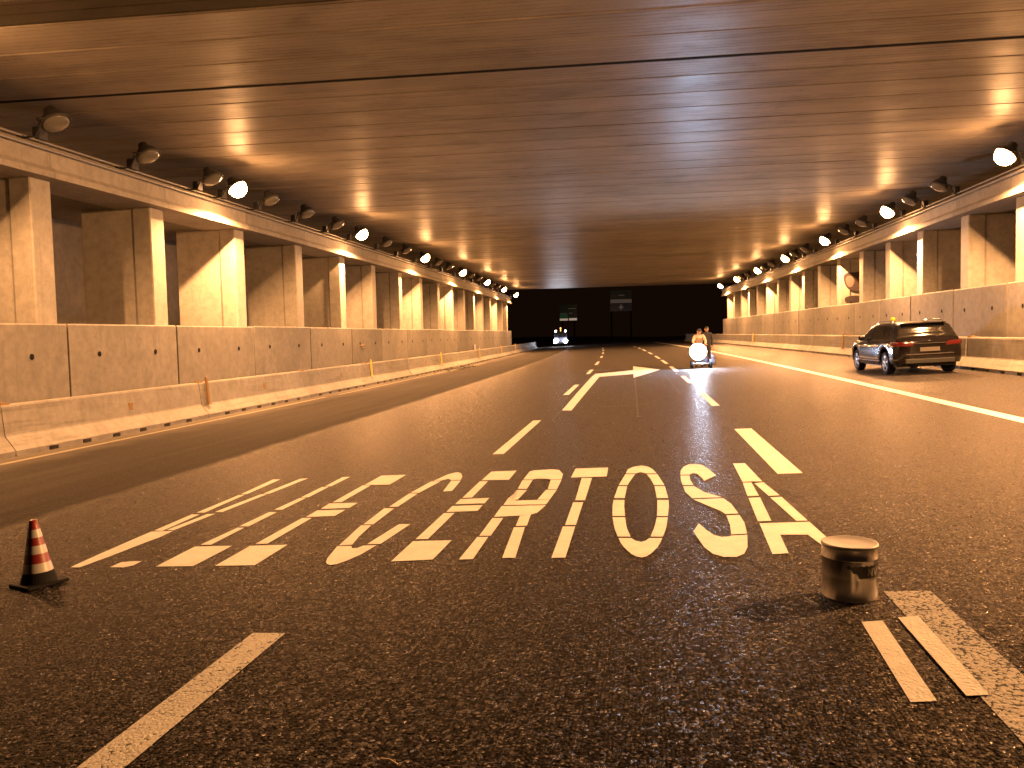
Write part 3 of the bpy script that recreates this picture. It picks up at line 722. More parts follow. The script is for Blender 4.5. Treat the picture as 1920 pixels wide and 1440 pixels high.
# ------------------------------------------------------------------ concrete barriers
def barrier(L=6.87):
    root = empty('concrete_barrier', (0, 0, 0))
    half = L / 2 - 0.012
    def body(bm, prof, y0, y1):
        rings = [[bm.verts.new((x, y, z)) for x, z in prof] for y in (y0, y1)]
        n = len(prof)
        for k in range(n): bm.faces.new((rings[0][k], rings[0][(k + 1) % n], rings[1][(k + 1) % n], rings[1][k]))
        bm.faces.new(rings[0]); bm.faces.new(rings[1][::-1])
    bm = bmesh.new()
    prof = [(0.31, 0.075), (0.31, 0.10), (0.12, 0.36), (0.085, 0.90), (0.065, 0.93), (-0.14, 0.93), (-0.16, 0.90), (-0.20, 0.36), (-0.31, 0.10), (-0.31, 0.075)]
    body(bm, prof, -half, half)
    # feet between the drainage slots
    n = 7
    for k in range(n):
        a = -half + (2 * half) * k / n + (0.13 if k else 0); b = -half + (2 * half) * (k + 1) / n - (0.13 if k < n - 1 else 0)
        box(bm, (0, (a + b) / 2, 0.03), (0.612, b - a, 0.10))
    es = [e for e in bm.edges if abs(e.verts[0].co.y - e.verts[1].co.y) > 5 and e.verts[0].co.z > 0.3]
    bmesh.ops.bevel(bm, geom=es, offset=0.012, segments=2, affect='EDGES')
    mesh_obj('barrier_body', bm, M['barrier'], root)
    bm = bmesh.new()
    box(bm, (0.088, 0.4, 0.58), (0.05, 0.16, 0.17), bev=0.008)
    mesh_obj('steel_plate', bm, M['rust'], root)
    bm = bmesh.new()
    box(bm, (-0.03, -half + 0.12, 0.936), (0.19, 0.22, 0.02))
    box(bm, (-0.03, -half + 0.12, 0.955), (0.10, 0.10, 0.03), bev=0.008)
    mesh_obj('joint_clamp', bm, M['rust'], root)
    return root
proto = barrier()
def place_barrier(o, X, Y, rz, lab, group):
    o.location = P(X, Y, gz(X))
    # lean with the banked road
    o.rotation_euler = (0, -math.atan(BANK) if rz < 1 else math.atan(BANK), rz + hd(Y))
    tag(o, lab, 'barrier', group)
first = True
LJ = [6.45 + 6.87 * i for i in range(-1, 17)]
for i, y in enumerate(LJ):
    o = proto if first else copy_tree(proto); first = False
    X = -11.42 if y < 88 else -11.42
    place_barrier(o, X + rnd.uniform(-0.012, 0.012), y + 3.43, rnd.uniform(-0.002, 0.002), 'concrete safety barrier segment along the left wall, %s counted from the camera' % ORD[i], 'barrier segments along the left wall')
for i in range(16):
    y = 6.0 + 6.87 * i
    o = copy_tree(proto)
    place_barrier(o, 9.62, y + 3.43, math.pi + rnd.uniform(-0.002, 0.002), 'concrete safety barrier segment along the right wall, %s counted from the camera' % ORD[i], 'barrier segments along the right wall')

def post_proto(mat, leanx):
    bm = bmesh.new()
    box(bm, (0, 0, 0.34), (0.05, 0.10, 0.72), bev=0.012)
    box(bm, (0.0, 0, 0.0), (0.09, 0.16, 0.03), bev=0.006)
    return bm
for i, y in enumerate([20.45, 34.5, 48.4, 62.5, 75.4, 88.0]):
    o = mesh_obj('marker_post', post_proto(None, 0), M['rust' if i == 0 else 'yellow'])
    o.location = P(-11.24, y, gz(-11.2) + 0.36)
    o.rotation_euler = (0, R(-4), hd(y))
    tag(o, ['brown rusty marker post clamped to the nearest left barrier joint'][0] if i == 0 else 'yellow marker post on the left barriers, %s beyond the rusty one' % ORD[i - 1], 'marker post', 'marker posts on the left barriers')
for i, y in enumerate([40.9, 66.9]):
    o = mesh_obj('marker_post', post_proto(None, 0), M['rust' if i == 0 else 'yellow'])
    o.location = P(9.44, y, gz(9.4) + 0.36)
    o.rotation_euler = (0, R(4), hd(y))
    tag(o, 'brown marker post on the right barrier near the parked car' if i == 0 else 'yellow marker post on the right barrier near the far portal', 'marker post', 'marker posts on the right barriers')

# small white plate with a letter standing behind the left barrier
pr = empty('number_plate_sign', P(-11.78, 63.2, gz(-11.8)), hd(63))
tag(pr, 'small white square plate marked T behind the left barrier', 'sign')
bm = bmesh.new(); box(bm, (0.05, 0, 1.15), (0.012, 0.62, 0.36), bev=0.003); mesh_obj('plate', bm, M['whiteplate'], pr)
bm = bmesh.new(); box(bm, (0.06, 0, 1.23), (0.006, 0.22, 0.05)); box(bm, (0.06, 0, 1.11), (0.006, 0.07, 0.19)); mesh_obj('lettering', bm, M['ink'], pr)
bm = bmesh.new(); tube(bm, [(0.02, 0, 0), (0.02, 0, 1.3)], 0.02); mesh_obj('post', bm, M['galv'], pr)

# rubble by the barrier and a straw in the foreground
bm = bmesh.new()
for k in range(34):
    c = P(-10.6 + rnd.gauss(0, 0.35), 50 + rnd.gauss(0, 2.2), 0)
    s_ = rnd.uniform(0.05, 0.20)
    r = bmesh.ops.create_icosphere(bm, subdivisions=1, radius=s_)
    for v in r['verts']:
        v.co = Vector((v.co.x * rnd.uniform(0.8, 1.3), v.co.y * rnd.uniform(0.8, 1.6), v.co.z * 0.45)) + c + Vector((0, 0, gz(-10.6) + s_ * 0.2))
tag(mesh_obj('rubble', bm, M['dirt']), 'low heap of broken rubble beside the left barriers', 'rubble', kind='stuff')
bm = bmesh.new()
tube(bm, [(-1.04, 3.045, gz(-1.0) + 0.006), (-1.0, 3.03, gz(-1) + 0.011), (-0.965, 3.01, gz(-1.0) + 0.006)], 0.0035, 6)
tag(mesh_obj('straw', bm, M['straw'], None, True), 'short pale straw lying on the near asphalt', 'straw')

# ------------------------------------------------------------------ floodlights
def floodlight(lit):
    """local: +X points to the road, head on a bracket above the beam edge"""
    root = empty('floodlight', (0, 0, 0))
    tilt = Matrix.Rotation(R(142 if lit else 150), 4, 'Y')      # +Z of the bell turned to face the road and down
    yaw = Matrix.Rotation(R(-8 if lit else -14), 4, 'Z')
    mt = Matrix.Translation((0, 0, 0)) @ yaw @ tilt
    bm = bmesh.new()
    lathe(bm, [(0.07, -0.34), (0.10, -0.32), (0.13, -0.22), (0.22, -0.12), (0.275, -0.02), (0.285, 0.03), (0.262, 0.03), (0.255, 0.0)], 28, mt, close_top=True)
    mesh_obj('housing', bm, M['housing'], root, True)
    bm = bmesh.new()
    if lit:
        ld = bulb_data()
        lo = bpy.data.objects.new('arc_tube', ld); COL.objects.link(lo); lo.parent = root
        ax = (yaw @ tilt).to_3x3() @ Vector((0, 0, 1))
        lo.location = ax * 0.32 + Vector((-0.10, 0, -0.04))
        aim = Vector((0.30, 0.0, -0.95))
        lo.rotation_euler = aim.to_track_quat('-Z', 'Y').to_euler()
        lathe(bm, [(0.255, 0.012), (0.25, 0.06), (0.235, 0.13), (0.195, 0.20), (0.12, 0.25), (0.05, 0.268)], 28, mt)
    else:
        lathe(bm, [(0.255, 0.012), (0.235, 0.05), (0.16, 0.085), (0.06, 0.098)], 28, mt)
    mesh_obj('lens', bm, M['lamp_lit' if lit else 'lamp_off'], root, True)
    bm = bmesh.new()
    tube(bm, [(-0.17, 0.0, -0.02), (-0.33, 0.0, 0.02), (-0.44, 0.0, -0.24), (-0.72, 0, -0.245)], 0.022, 8)
    box(bm, (-0.72, 0, -0.235), (0.16, 0.2, 0.02))
    for s in (-1, 1):
        tube(bm, [(0.0, s * 0.29, 0.0), (-0.18, s * 0.29, 0.02), (-0.26, s * 0.16, 0.02), (-0.30, 0, 0.02)], 0.016, 6)
    mesh_obj('bracket', bm, M['housing'], root, True)
    bm = bmesh.new()
    box(bm, (-0.62, 0.36, -0.10), (0.16, 0.26, 0.24), bev=0.02)
    mesh_obj('gear_box', bm, M['housing'], root)
    return root
def bulb_data():
    ld = bpy.data.lights.new('arc_tube', 'SPOT')
    ld.energy = LAMP_W
    ld.color = LAMP_COL
    ld.spot_size = R(172)
    ld.spot_blend = 0.35
    ld.shadow_soft_size = 0.05
    return ld
lit_p = floodlight(True); off_p = floodlight(False)
def stronger(o, k):
    for ch in o.children:
        if ch.type == 'LIGHT':
            ch.data = ch.data.copy(); ch.data.energy = LAMP_W * k
used = set()
def place_lamp(proto, X, Y, right, lab, group, z=5.90):
    o = proto if proto.name not in used else copy_tree(proto)
    used.add(proto.name); used.add(o.name)
    o.location = P(X, Y, z)
    o.rotation_euler = (0, 0, (math.pi if right else 0) + hd(Y))
    if right: o.scale = (1, -1, 1)
    tag(o, lab, 'floodlight', group)
    return o
LLIT = [11.3] + [22.3 + 10.93 * i for i in range(7)]
RLIT = [9.7] + [23.4 + 9.9 * i for i in range(7)]
for i, y in enumerate(LLIT):
    lo_ = place_lamp(lit_p, -11.12, y, False, 'glowing sodium floodlight on the left edge beam, %s from the near end' % ORD[i], 'lit floodlights on the left beam')
    if i == 0: near_left = lo_
for i, y in enumerate(RLIT):
    lo_ = place_lamp(lit_p, 9.24, y, True, 'glowing sodium floodlight on the right edge beam, %s from the near end' % ORD[i], 'lit floodlights on the right beam')
    if i == 0: near_right = lo_
for i, y in enumerate([14.9, 18.0, 20.96, 24.6, 27.5, 30.5, 37.1, 40.5, 47.8, 51.0, 58.9, 62.2, 69.8, 73.2]):
    place_lamp(off_p, -11.14, y, False, 'unlit dark floodlight on the left edge beam, %s from the near end' % ORD[i], 'unlit floodlights on the left beam')
for i, y in enumerate([17.5, 20.4, 28.2, 31.0, 37.0, 39.8, 48.0, 50.8, 58.0, 60.9, 68.0, 71.0]):
    place_lamp(off_p, 9.26, y, True, 'unlit dark floodlight on the right edge beam, %s from the near end' % ORD[i], 'unlit floodlights on the right beam')

stronger(near_left, 0.62); stronger(near_right, 3.4)      # left dimmed to spare the pillar, right boosted to deepen the can's shadow

# ------------------------------------------------------------------ traffic cone
CX, CY = -4.41, 5.42
cone = empty('traffic_cone', (CX, CY, gz(CX) + 0.004), R(38))
cone.rotation_euler = (R(1.0), R(-3.0), R(-26))
tag(cone, 'small red and white striped traffic cone on a black rubber base', 'traffic cone')
bm = bmesh.new()
def rbox(bm, s, h, z, bev):
    box(bm, (0, 0, z + h / 2), (s, s, h), bev=bev)
rbox(bm, 0.30, 0.028, 0.0, 0.012)
lathe(bm, [(0.125, 0.026), (0.118, 0.045), (0.106, 0.085), (0.100, 0.105)], 32)
mesh_obj('base', bm, M['rubber'], cone)
zs = [0.10, 0.168, 0.235, 0.295, 0.352, 0.41, 0.475]
def cr(z): return 0.100 - (z - 0.10) * (0.100 - 0.026) / 0.375
for i in range(6):
    bm = bmesh.new()
    e = 0.0012 if i % 2 == 0 else 0.0
    a, b = zs[i], zs[i + 1]
    lathe(bm, [(cr(a) + e, a), (cr(b) + e, b)] + ([(cr(b) - 0.006, b + 0.004)] if i == 5 else []), 32, close_top=(i == 5), close_bot=False)
    o = mesh_obj('stripe', bm, M['cone_white' if i % 2 == 0 else 'cone_red'], cone, True)

# ------------------------------------------------------------------ paint can
TX, TY = 1.145, 5.075
can = empty('paint_can', (TX, TY, gz(TX) + 0.004), R(14))
tag(can, 'shiny tin paint can with flat lid standing on the asphalt by the letter A', 'paint can')
bm = bmesh.new()
rr = 0.153
lathe(bm, [(rr - 0.006, 0.0), (rr + 0.003, 0.002), (rr + 0.003, 0.008), (rr, 0.014), (rr, 0.12), (rr + 0.0008, 0.13), (rr, 0.14), (rr, 0.228), (rr + 0.004, 0.234), (rr + 0.004, 0.240), (rr + 0.0005, 0.246), (rr + 0.0005, 0.300)], 64)
mesh_obj('can_body', bm, M['tin'], can, True); sharp(can.children[-1], 50)
bm = bmesh.new()
lathe(bm, [(rr + 0.002, 0.298), (rr + 0.0045, 0.302), (rr + 0.0045, 0.311), (rr + 0.001, 0.3155), (rr - 0.006, 0.3155), (rr - 0.012, 0.3135), (0.03, 0.314)], 64)
mesh_obj('lid', bm, M['tinlid'], can, True)
def wrap(bm, poly2, r_, a0):
    """flat shape (u along the round, z) wrapped on the can"""
    vs = [bm.verts.new((r_ * math.cos(a0 + u / r_), r_ * math.sin(a0 + u / r_), z)) for u, z in poly2]
    return bm.faces.new(vs)
A0 = R(-90 - 14 + 20)
bm = bmesh.new()
n = 22
top = [(-0.10 + 0.225 * i / n, 0.208 + 0.004 * math.sin(i * 1.9)) for i in range(n + 1)]
bot = [(-0.10 + 0.225 * i / n, 0.190 if i < 3 else (0.168 if i < 6 else 0.140 + 0.003 * math.sin(i * 2.3))) for i in range(n + 1)]
for i in range(n):
    wrap(bm, [bot[i], bot[i + 1], top[i + 1], top[i]], rr + 0.0022, A0)
lab = mesh_obj('label_print', bm, M['ink'], can)
bm = bmesh.new()
def bar(bm, u0, z0, u1, z1, w):
    d = Vector((u1 - u0, z1 - z0)).normalized(); nn = Vector((-d.y, d.x)) * w / 2
    k = 3
    for i in range(k):
        a = Vector((u0, z0)).lerp(Vector((u1, z1)), i / k); b = Vector((u0, z0)).lerp(Vector((u1, z1)), (i + 1) / k)
        wrap(bm, [(a.x + nn.x, a.y + nn.y), (a.x - nn.x, a.y - nn.y), (b.x - nn.x, b.y - nn.y), (b.x + nn.x, b.y + nn.y)], rr + 0.0034, A0)
bar(bm, 0.020, 0.152, 0.020, 0.196, 0.009); bar(bm, 0.020, 0.196, 0.047, 0.152, 0.009); bar(bm, 0.047, 0.152, 0.047, 0.196, 0.009)
bar(bm, 0.060, 0.196, 0.076, 0.152, 0.009); bar(bm, 0.076, 0.152, 0.094, 0.196, 0.009)
mesh_obj('lettering', bm, M['printpale'], lab)

# ------------------------------------------------------------------ dark estate SUV
car = empty('parked_car', (cx(7.88, 24.7), 24.7, gz(7.88)), hd(26))
car.scale = (1, 1, 0.965)
car.rotation_euler = (0, -math.atan(BANK), hd(26) + R(1.5))
tag(car, 'dark glossy estate car parked on the right shoulder, seen from behind', 'car')
CL = 4.62
def interp(tab, y):
    if y <= tab[0][0]: return tab[0][1]
    for (a, va), (b, vb) in zip(tab[:-1], tab[1:]):
        if y <= b:
            t = (y - a) / (b - a); t = t * t * (3 - 2 * t)
            return va + (vb - va) * t
    return tab[-1][1]
belt = [(0, 0.95), (0.08, 0.99), (0.5, 1.01), (1.5, 1.0), (3.2, 0.96), (3.9, 0.90), (4.4, 0.80), (4.62, 0.66)]
roofz = [(0, 0.96), (0.07, 1.00), (0.14, 1.05), (0.22, 1.17), (0.36, 1.36), (0.5, 1.46), (0.75, 1.495), (1.4, 1.525), (2.1, 1.52), (2.5, 1.47), (3.0, 1.26), (3.42, 1.04), (3.6, 1.01), (4.0, 0.95), (4.4, 0.84), (4.62, 0.68)]
hw = [(0, 0.76), (0.06, 0.84), (0.2, 0.905), (0.8, 0.94), (2.3, 0.95), (3.8, 0.935), (4.3, 0.87), (4.5, 0.76), (4.62, 0.60)]
WR = [(0.88, 0.36), (3.66, 0.36)]
def zlow(y):
    z = 0.27 if 0.5 < y < 4.2 else 0.33
    for wy, r_ in WR:
        d = abs(y - wy)
        if d < 0.43: z = max(z, 0.36 + math.sqrt(0.43 ** 2 - d ** 2) * 0.98 if d < 0.43 else z)
    return z
def section(y):
    w = interp(hw, y); b = interp(belt, y); rz = max(interp(roofz, y), b + 0.012); zl = zlow(y)
    wr = w - 0.10 - (rz - b) * 0.26 if rz - b > 0.08 else w - 0.06 - (rz - b) * 0.4
    wr = max(wr, 0.3)
    pts = [(w - 0.03, zl), (w + 0.005, zl + (b - zl) * 0.18), (w + 0.012, zl + (b - zl) * 0.45), (w + 0.004, zl + (b - zl) * 0.72), (w - 0.022, b - 0.03), (w - 0.045, b)]
    g0 = (w - 0.06, b + 0.005)
    pts.append(g0)
    e = Vector((wr + 0.02, rz - 0.05 * min(1, (rz - b) / 0.3)))
    pts.append((g0[0] + (e.x - g0[0]) * 0.5 + 0.012, g0[1] + (e.y - g0[1]) * 0.5))
    pts.append((e.x, e.y))
    pts.append((wr - 0.06, rz - 0.006)); pts.append((wr * 0.5, rz + 0.012)); pts.append((0.0, rz + 0.018))
    return pts
cys = sorted(set([round(0.0 + 0.03 * i, 3) for i in range(0, 25)] + [round(0.75 + 0.055 * i, 3) for i in range(0, 70)] + [4.55, 4.6, 4.62]))
cys = [y for y in cys if y <= 4.62]
bm = bmesh.new()
secs = [section(y) for y in cys]
for s in (-1, 1):
    rings = [[bm.verts.new((s * x, y, z)) for x, z in sec] for y, sec in zip(cys, secs)]
    for i in range(len(rings) - 1):
        for k in range(len(rings[0]) - 1):
            q = (rings[i][k], rings[i][k + 1], rings[i + 1][k + 1], rings[i + 1][k])
            bm.faces.new(q if s > 0 else q[::-1])
    for rg in (rings[0], rings[-1]):
        mid = [bm.verts.new((0, v.co.y - (0.05 if rg is rings[0] else -0.06), v.co.z)) for v in rg]
        half = [bm.verts.new((v.co.x * 0.6, v.co.y - (0.045 if rg is rings[0] else -0.05), v.co.z)) for v in rg]
        for A_, B_ in ((rg, half), (half, mid)):
            for k in range(len(rg) - 1):
                try: bm.faces.new((A_[k], A_[k + 1], B_[k + 1], B_[k]))
                except ValueError: pass
bmesh.ops.remove_doubles(bm, verts=bm.verts, dist=0.0008)
body = mesh_obj('body', bm, M['carpaint'], car, True)
sharp(body, 42)
bm = bmesh.new()
box(bm, (0, 2.3, 0.36), (1.55, 4.0, 0.26)); box(bm, (0, 0.26, 0.40), (1.5, 0.4, 0.20), bev=0.05)
mesh_obj('underbody', bm, M['blackplastic'], car)
def skin_patch(name, y0, y1, k0, k1, mat, off=0.006, ny=10, ins=0.0, slope=0.0):
    """a pane lying on the flanks between section points k0..k1"""
    for s in (-1, 1):
        bm = bmesh.new(); rows = []
        for i in range(ny + 1):
            row = []
            for j in range(5):
                t = j / 4
                y = y0 + (y1 - y0) * i / ny + slope * t * (1 if i == 0 else 0)
                sec = section(y)
                f = k0 + (k1 - k0) * t
                a = int(min(math.floor(f), len(sec) - 2)); fr = f - a
                x = sec[a][0] + (sec[a + 1][0] - sec[a][0]) * fr; z = sec[a][1] + (sec[a + 1][1] - sec[a][1]) * fr
                row.append(bm.verts.new((s * (x + off), y, z + off * 0.3)))
            rows.append(row)
        for i in range(ny):
            for j in range(4): bm.faces.new((rows[i][j], rows[i][j + 1], rows[i + 1][j + 1], rows[i + 1][j]))
        mesh_obj(name, bm, mat, car, True)
skin_patch('side_window', 0.62, 1.12, 6.15, 7.8, M['carglass'], slope=0.10)
skin_patch('side_window', 1.18, 2.05, 6.15, 7.85, M['carglass'])
skin_patch('side_window', 2.12, 2.95, 6.15, 7.7, M['carglass'])
def top_patch(name, y0, y1, wf, mat, off=0.007, ny=8):
    bm = bmesh.new(); rows = []
    for i in range(ny + 1):
        y = y0 + (y1 - y0) * i / ny
        sec = section(y)
        xs_ = [p[0] for p in sec[8:]]; zs_ = [p[1] for p in sec[8:]]
        row = []
        for j in range(9):
            u = -1 + 2 * j / 8
            ax = abs(u) * xs_[0] * wf
            z = zs_[-1]
            for q in range(len(xs_) - 1):
                if xs_[q + 1] <= ax <= xs_[q] + 1e-6:
                    t = (xs_[q] - ax) / max(1e-6, xs_[q] - xs_[q + 1]); z = zs_[q] + (zs_[q + 1] - zs_[q]) * t
            row.append(bm.verts.new((ax * (1 if u >= 0 else -1), y - off, z + off)))
        rows.append(row)
    for i in range(ny):
        for j in range(8): bm.faces.new((rows[i][j], rows[i][j + 1], rows[i + 1][j + 1], rows[i + 1][j]))
    return mesh_obj(name, bm, mat, car, True)
top_patch('rear_window', 0.155, 0.47, 0.93, M['carglass'])
top_patch('windscreen', 2.62, 3.36, 0.94, M['carglass'])
# roof spoiler, rails
bm = bmesh.new(); box(bm, (0, 0.44, 1.475), (1.16, 0.22, 0.035), bev=0.012); mesh_obj('spoiler', bm, M['carpaint'], car)
for s in (-1, 1):
    bm = bmesh.new(); tube(bm, [(s * 0.65, 0.75, 1.505), (s * 0.65, 0.9, 1.55), (s * 0.65, 1.5, 1.58), (s * 0.65, 2.1, 1.565), (s * 0.64, 2.3, 1.50)], 0.016, 8)
    mesh_obj('roof_rail', bm, M['chrome'], car, True)
    bm = bmesh.new(); box(bm, (s * 1.0, 2.78, 1.08), (0.17, 0.11, 0.15), bev=0.04); mesh_obj('door_mirror', bm, M['carpaint'], car)
    # tail lamp wrapping the corner
    bm = bmesh.new(); rows = []
    path = [(0.42, -0.036), (0.55, -0.028), (0.68, -0.014), (0.77, 0.01), (0.855, 0.06), (0.895, 0.13), (0.918, 0.22), (0.93, 0.30)]
    for i, (x, y) in enumerate(path):
        t = i / (len(path) - 1)
        z0 = 0.83 + 0.03 * t; z1 = 0.955 + 0.02 * t - (0.03 if i == 0 else 0)
        rows.append([bm.verts.new((s * (x + 0.006), y - 0.012, z0)), bm.verts.new((s * (x + 0.012), y - 0.018, (z0 + z1) / 2)), bm.verts.new((s * (x + 0.002), y - 0.008, z1))])
    for i in range(len(rows) - 1):
        for j in range(2): bm.faces.new((rows[i][j], rows[i][j + 1], rows[i + 1][j + 1], rows[i + 1][j]))
    mesh_obj('tail_light', bm, M['tail'], car, True)
    bm = bmesh.new()
    for wy in (1.55, 2.45):
        box(bm, (s * 0.965, wy, 0.88), (0.02, 0.18, 0.022), bev=0.006)
    mesh_obj('door_handle', bm, M['chrome'], car)
    bm = bmesh.new(); box(bm, (s * 0.966, 2.2, 0.40), (0.02, 2.1, 0.04), bev=0.008); mesh_obj('sill_trim', bm, M['chrome'], car)
bm = bmesh.new(); box(bm, (0, -0.062, 0.905), (0.86, 0.02, 0.022), bev=0.006); mesh_obj('tailgate_trim', bm, M['chrome'], car)
bm = bmesh.new(); box(bm, (0, -0.058, 0.73), (0.52, 0.018, 0.115), bev=0.004); mesh_obj('licence_plate', bm, M['plate'], car)
bm = bmesh.new(); box(bm, (0, -0.050, 0.60), (1.25, 0.035, 0.03), bev=0.010); mesh_obj('bumper_trim', bm, M['chrome'], car)
bm = bmesh.new(); box(bm, (0, -0.035, 0.40), (1.30, 0.06, 0.14), bev=0.02); mesh_obj('bumper_insert', bm, M['blackplastic'], car)
def wheel(parent, x, y, s):
    mt = Matrix.Translation((x, y, 0.34)) @ Matrix.Rotation(R(90) * s, 4, 'Y')
    root = None
    bm = bmesh.new()
    lathe(bm, [(0.22, -0.10), (0.315, -0.105), (0.338, -0.08), (0.34, 0.0), (0.338, 0.08), (0.315, 0.105), (0.235, 0.10), (0.22, 0.07)], 36, mt)
    t = mesh_obj('wheel', bm, M['rubber'], parent, True); sharp(t, 45)
    bm = bmesh.new()
    lathe(bm, [(0.232, 0.06), (0.232, 0.098), (0.215, 0.098), (0.205, 0.05)], 36, mt, close_top=False, close_bot=False)
    for k in range(5):
        rot = Matrix.Rotation(2 * math.pi * k / 5, 4, 'Z')
        vs = box(bm, (0.12, 0, 0.085), (0.21, 0.05, 0.025), bev=0.008)
        for v in vs: v.co = mt @ rot @ v.co
    lathe(bm, [(0.06, 0.06), (0.06, 0.10), (0.03, 0.105)], 16, mt)
    mesh_obj('rim', bm, M['alloy'], t, True)
for x, y, s in ((-0.81, 0.88, -1), (0.81, 0.88, 1), (-0.81, 3.66, -1), (0.81, 3.66, 1)): wheel(car, x, y, s)
# magnetic beacon on the roof
Lb = car.matrix_basis @ Vector((-0.22, 2.25, 1.528))
bc = empty('roof_beacon', Lb)
tag(bc, 'small yellow warning beacon standing on the dark car roof', 'beacon')
bm = bmesh.new(); lathe(bm, [(0.085, 0.0), (0.085, 0.03), (0.07, 0.04)], 24); mesh_obj('beacon_base', bm, M['blackplastic'], bc, True)
bm = bmesh.new(); lathe(bm, [(0.068, 0.04), (0.07, 0.10), (0.062, 0.14), (0.035, 0.155)], 24); mesh_obj('beacon_dome', bm, M['beacon'], bc, True)

# ------------------------------------------------------------------ people
def skin_figure(name, joints, bones, parent, mat, sub=2):
    me = bpy.data.meshes.new(name)
    keys = list(joints)
    me.from_pydata([joints[k][0] for k in keys], [(keys.index(a), keys.index(b)) for a, b in bones], [])
    o = bpy.data.objects.new(name, me); COL.objects.link(o); o.parent = parent
    me.materials.append(mat)
    sk = o.modifiers.new('skin', 'SKIN'); sk.use_smooth_shade = True
    o.modifiers.new('sub', 'SUBSURF').levels = sub; o.modifiers['sub'].render_levels = sub
    if not me.skin_vertices: me.skin_vertices.new()
    for i, k in enumerate(keys):
        r_ = joints[k][1]
        me.skin_vertices[0].data[i].radius = r_ if isinstance(r_, tuple) else (r_, r_)
        me.skin_vertices[0].data[i].use_root = (i == 0)
    return o
def head_mesh(parent, c, tilt, hair, helmet=False):
    bm = bmesh.new()
    r = bmesh.ops.create_icosphere(bm, subdivisions=3, radius=0.105)
    for v in r['verts']:
        x, y, z = v.co
        v.co = Vector((x * 0.80, y * 0.95 + (-0.012 if z < -0.03 else 0), z * 1.14))
        if v.co.y < 0 and v.co.z < -0.03: v.co.x *= 0.86
    tube(bm, [(0, -0.098, 0.012), (0, -0.122, -0.022), (0, -0.10, -0.03)], [0.010, 0.014, 0.012], 8)      # nose
    for s in (-1, 1):
        rr_ = bmesh.ops.create_uvsphere(bm, u_segments=8, v_segments=6, radius=0.026)
        for v in rr_['verts']: v.co = Vector((v.co.x * 0.4 + s * 0.084, v.co.y * 0.7 + 0.01, v.co.z * 1.2 - 0.005))
    mt = Matrix.Translation(Vector(c)) @ Matrix.Rotation(tilt, 4, 'X')
    bmesh.ops.transform(bm, matrix=mt, verts=bm.verts)
    hd_ = mesh_obj('head', bm, M['skin'], parent, True)
    bm = bmesh.new()
    for s in (-1, 1):
        rr_ = bmesh.ops.create_uvsphere(bm, u_segments=8, v_segments=6, radius=0.013)
        for v in rr_['verts']: v.co = v.co + Vector((s * 0.034, -0.088, 0.014))
    box(bm, (0, -0.094, -0.062), (0.045, 0.01, 0.010), bev=0.003)
    bmesh.ops.transform(bm, matrix=mt, verts=bm.verts)
    mesh_obj('face', bm, M['hair'], hd_, True)
    bm = bmesh.new()
    r = bmesh.ops.create_icosphere(bm, subdivisions=3, radius=0.115)
    dele = [v for v in r['verts'] if v.co.z < 0.02 and v.co.y < 0.03 or v.co.z < -0.05]
    bmesh.ops.delete(bm, geom=dele, context='VERTS')
    for v in bm.verts: v.co = Vector((v.co.x * 0.80, v.co.y * 0.96 + 0.004, v.co.z * 1.12 + 0.004))
    bmesh.ops.transform(bm, matrix=mt, verts=bm.verts)
    mesh_obj('hair', bm, hair, hd_, True)
def hand(parent, wrist, d, s):
    """palm, four bent fingers and a thumb closed on a bar; d = direction of the palm"""
    d = Vector(d).normalized(); side = d.cross(Vector((0, 0, 1))).normalized()
    dn = side.cross(d).normalized()
    w = Vector(wrist)
    bm = bmesh.new()
    for i in range(3):
        tube(bm, [w + side * (i - 1) * 0.022, w + d * 0.05 + side * (i - 1) * 0.024, w + d * 0.09 + side * (i - 1) * 0.024], [0.018, 0.020, 0.016], 8)
    for k, ln in enumerate((0.060, 0.072, 0.066, 0.050)):
        o_ = w + d * 0.088 + side * (k - 1.5) * 0.020
        tube(bm, [o_, o_ + d * ln * 0.45 - dn * 0.006, o_ + d * ln * 0.62 - dn * 0.030, o_ + d * ln * 0.30 - dn * 0.045], [0.0095, 0.009, 0.008, 0.007], 8)
    t0 = w + d * 0.025 - side * s * 0.032
    tube(bm, [t0, t0 + d * 0.035 - side * s * 0.022 - dn * 0.012, t0 + d * 0.055 - side * s * 0.008 - dn * 0.034], [0.012, 0.010, 0.008], 8)
    return mesh_obj('hand', bm, M['skin'], parent, True)

WX, WY = 2.56, 36.15
w1 = empty('person', (cx(WX, WY), WY, gz(WX)))
tag(w1, 'worker in pale orange top bent over behind the bright marking machine', 'person')
J = {'pelvis': ((0, 0.10, 0.88), (0.145, 0.11)), 'waist': ((0, 0.02, 1.02), (0.14, 0.11)), 'chest': ((0, -0.10, 1.20), (0.17, 0.12)), 'neckb': ((0, -0.19, 1.36), (0.085, 0.07)),
     'shL': ((-0.17, -0.16, 1.33), 0.075), 'elL': ((-0.26, -0.28, 1.07), 0.052), 'wrL': ((-0.22, -0.50, 0.98), 0.036),
     'shR': ((0.17, -0.16, 1.33), 0.075), 'elR': ((0.26, -0.28, 1.07), 0.052), 'wrR': ((0.22, -0.50, 0.98), 0.036),
     'nk': ((0, -0.24, 1.42), 0.055)}
skin_figure('upper_body', J, [('pelvis', 'waist'), ('waist', 'chest'), ('chest', 'neckb'), ('neckb', 'nk'), ('chest', 'shL'), ('shL', 'elL'), ('elL', 'wrL'), ('chest', 'shR'), ('shR', 'elR'), ('elR', 'wrR')], w1, M['hivis'])
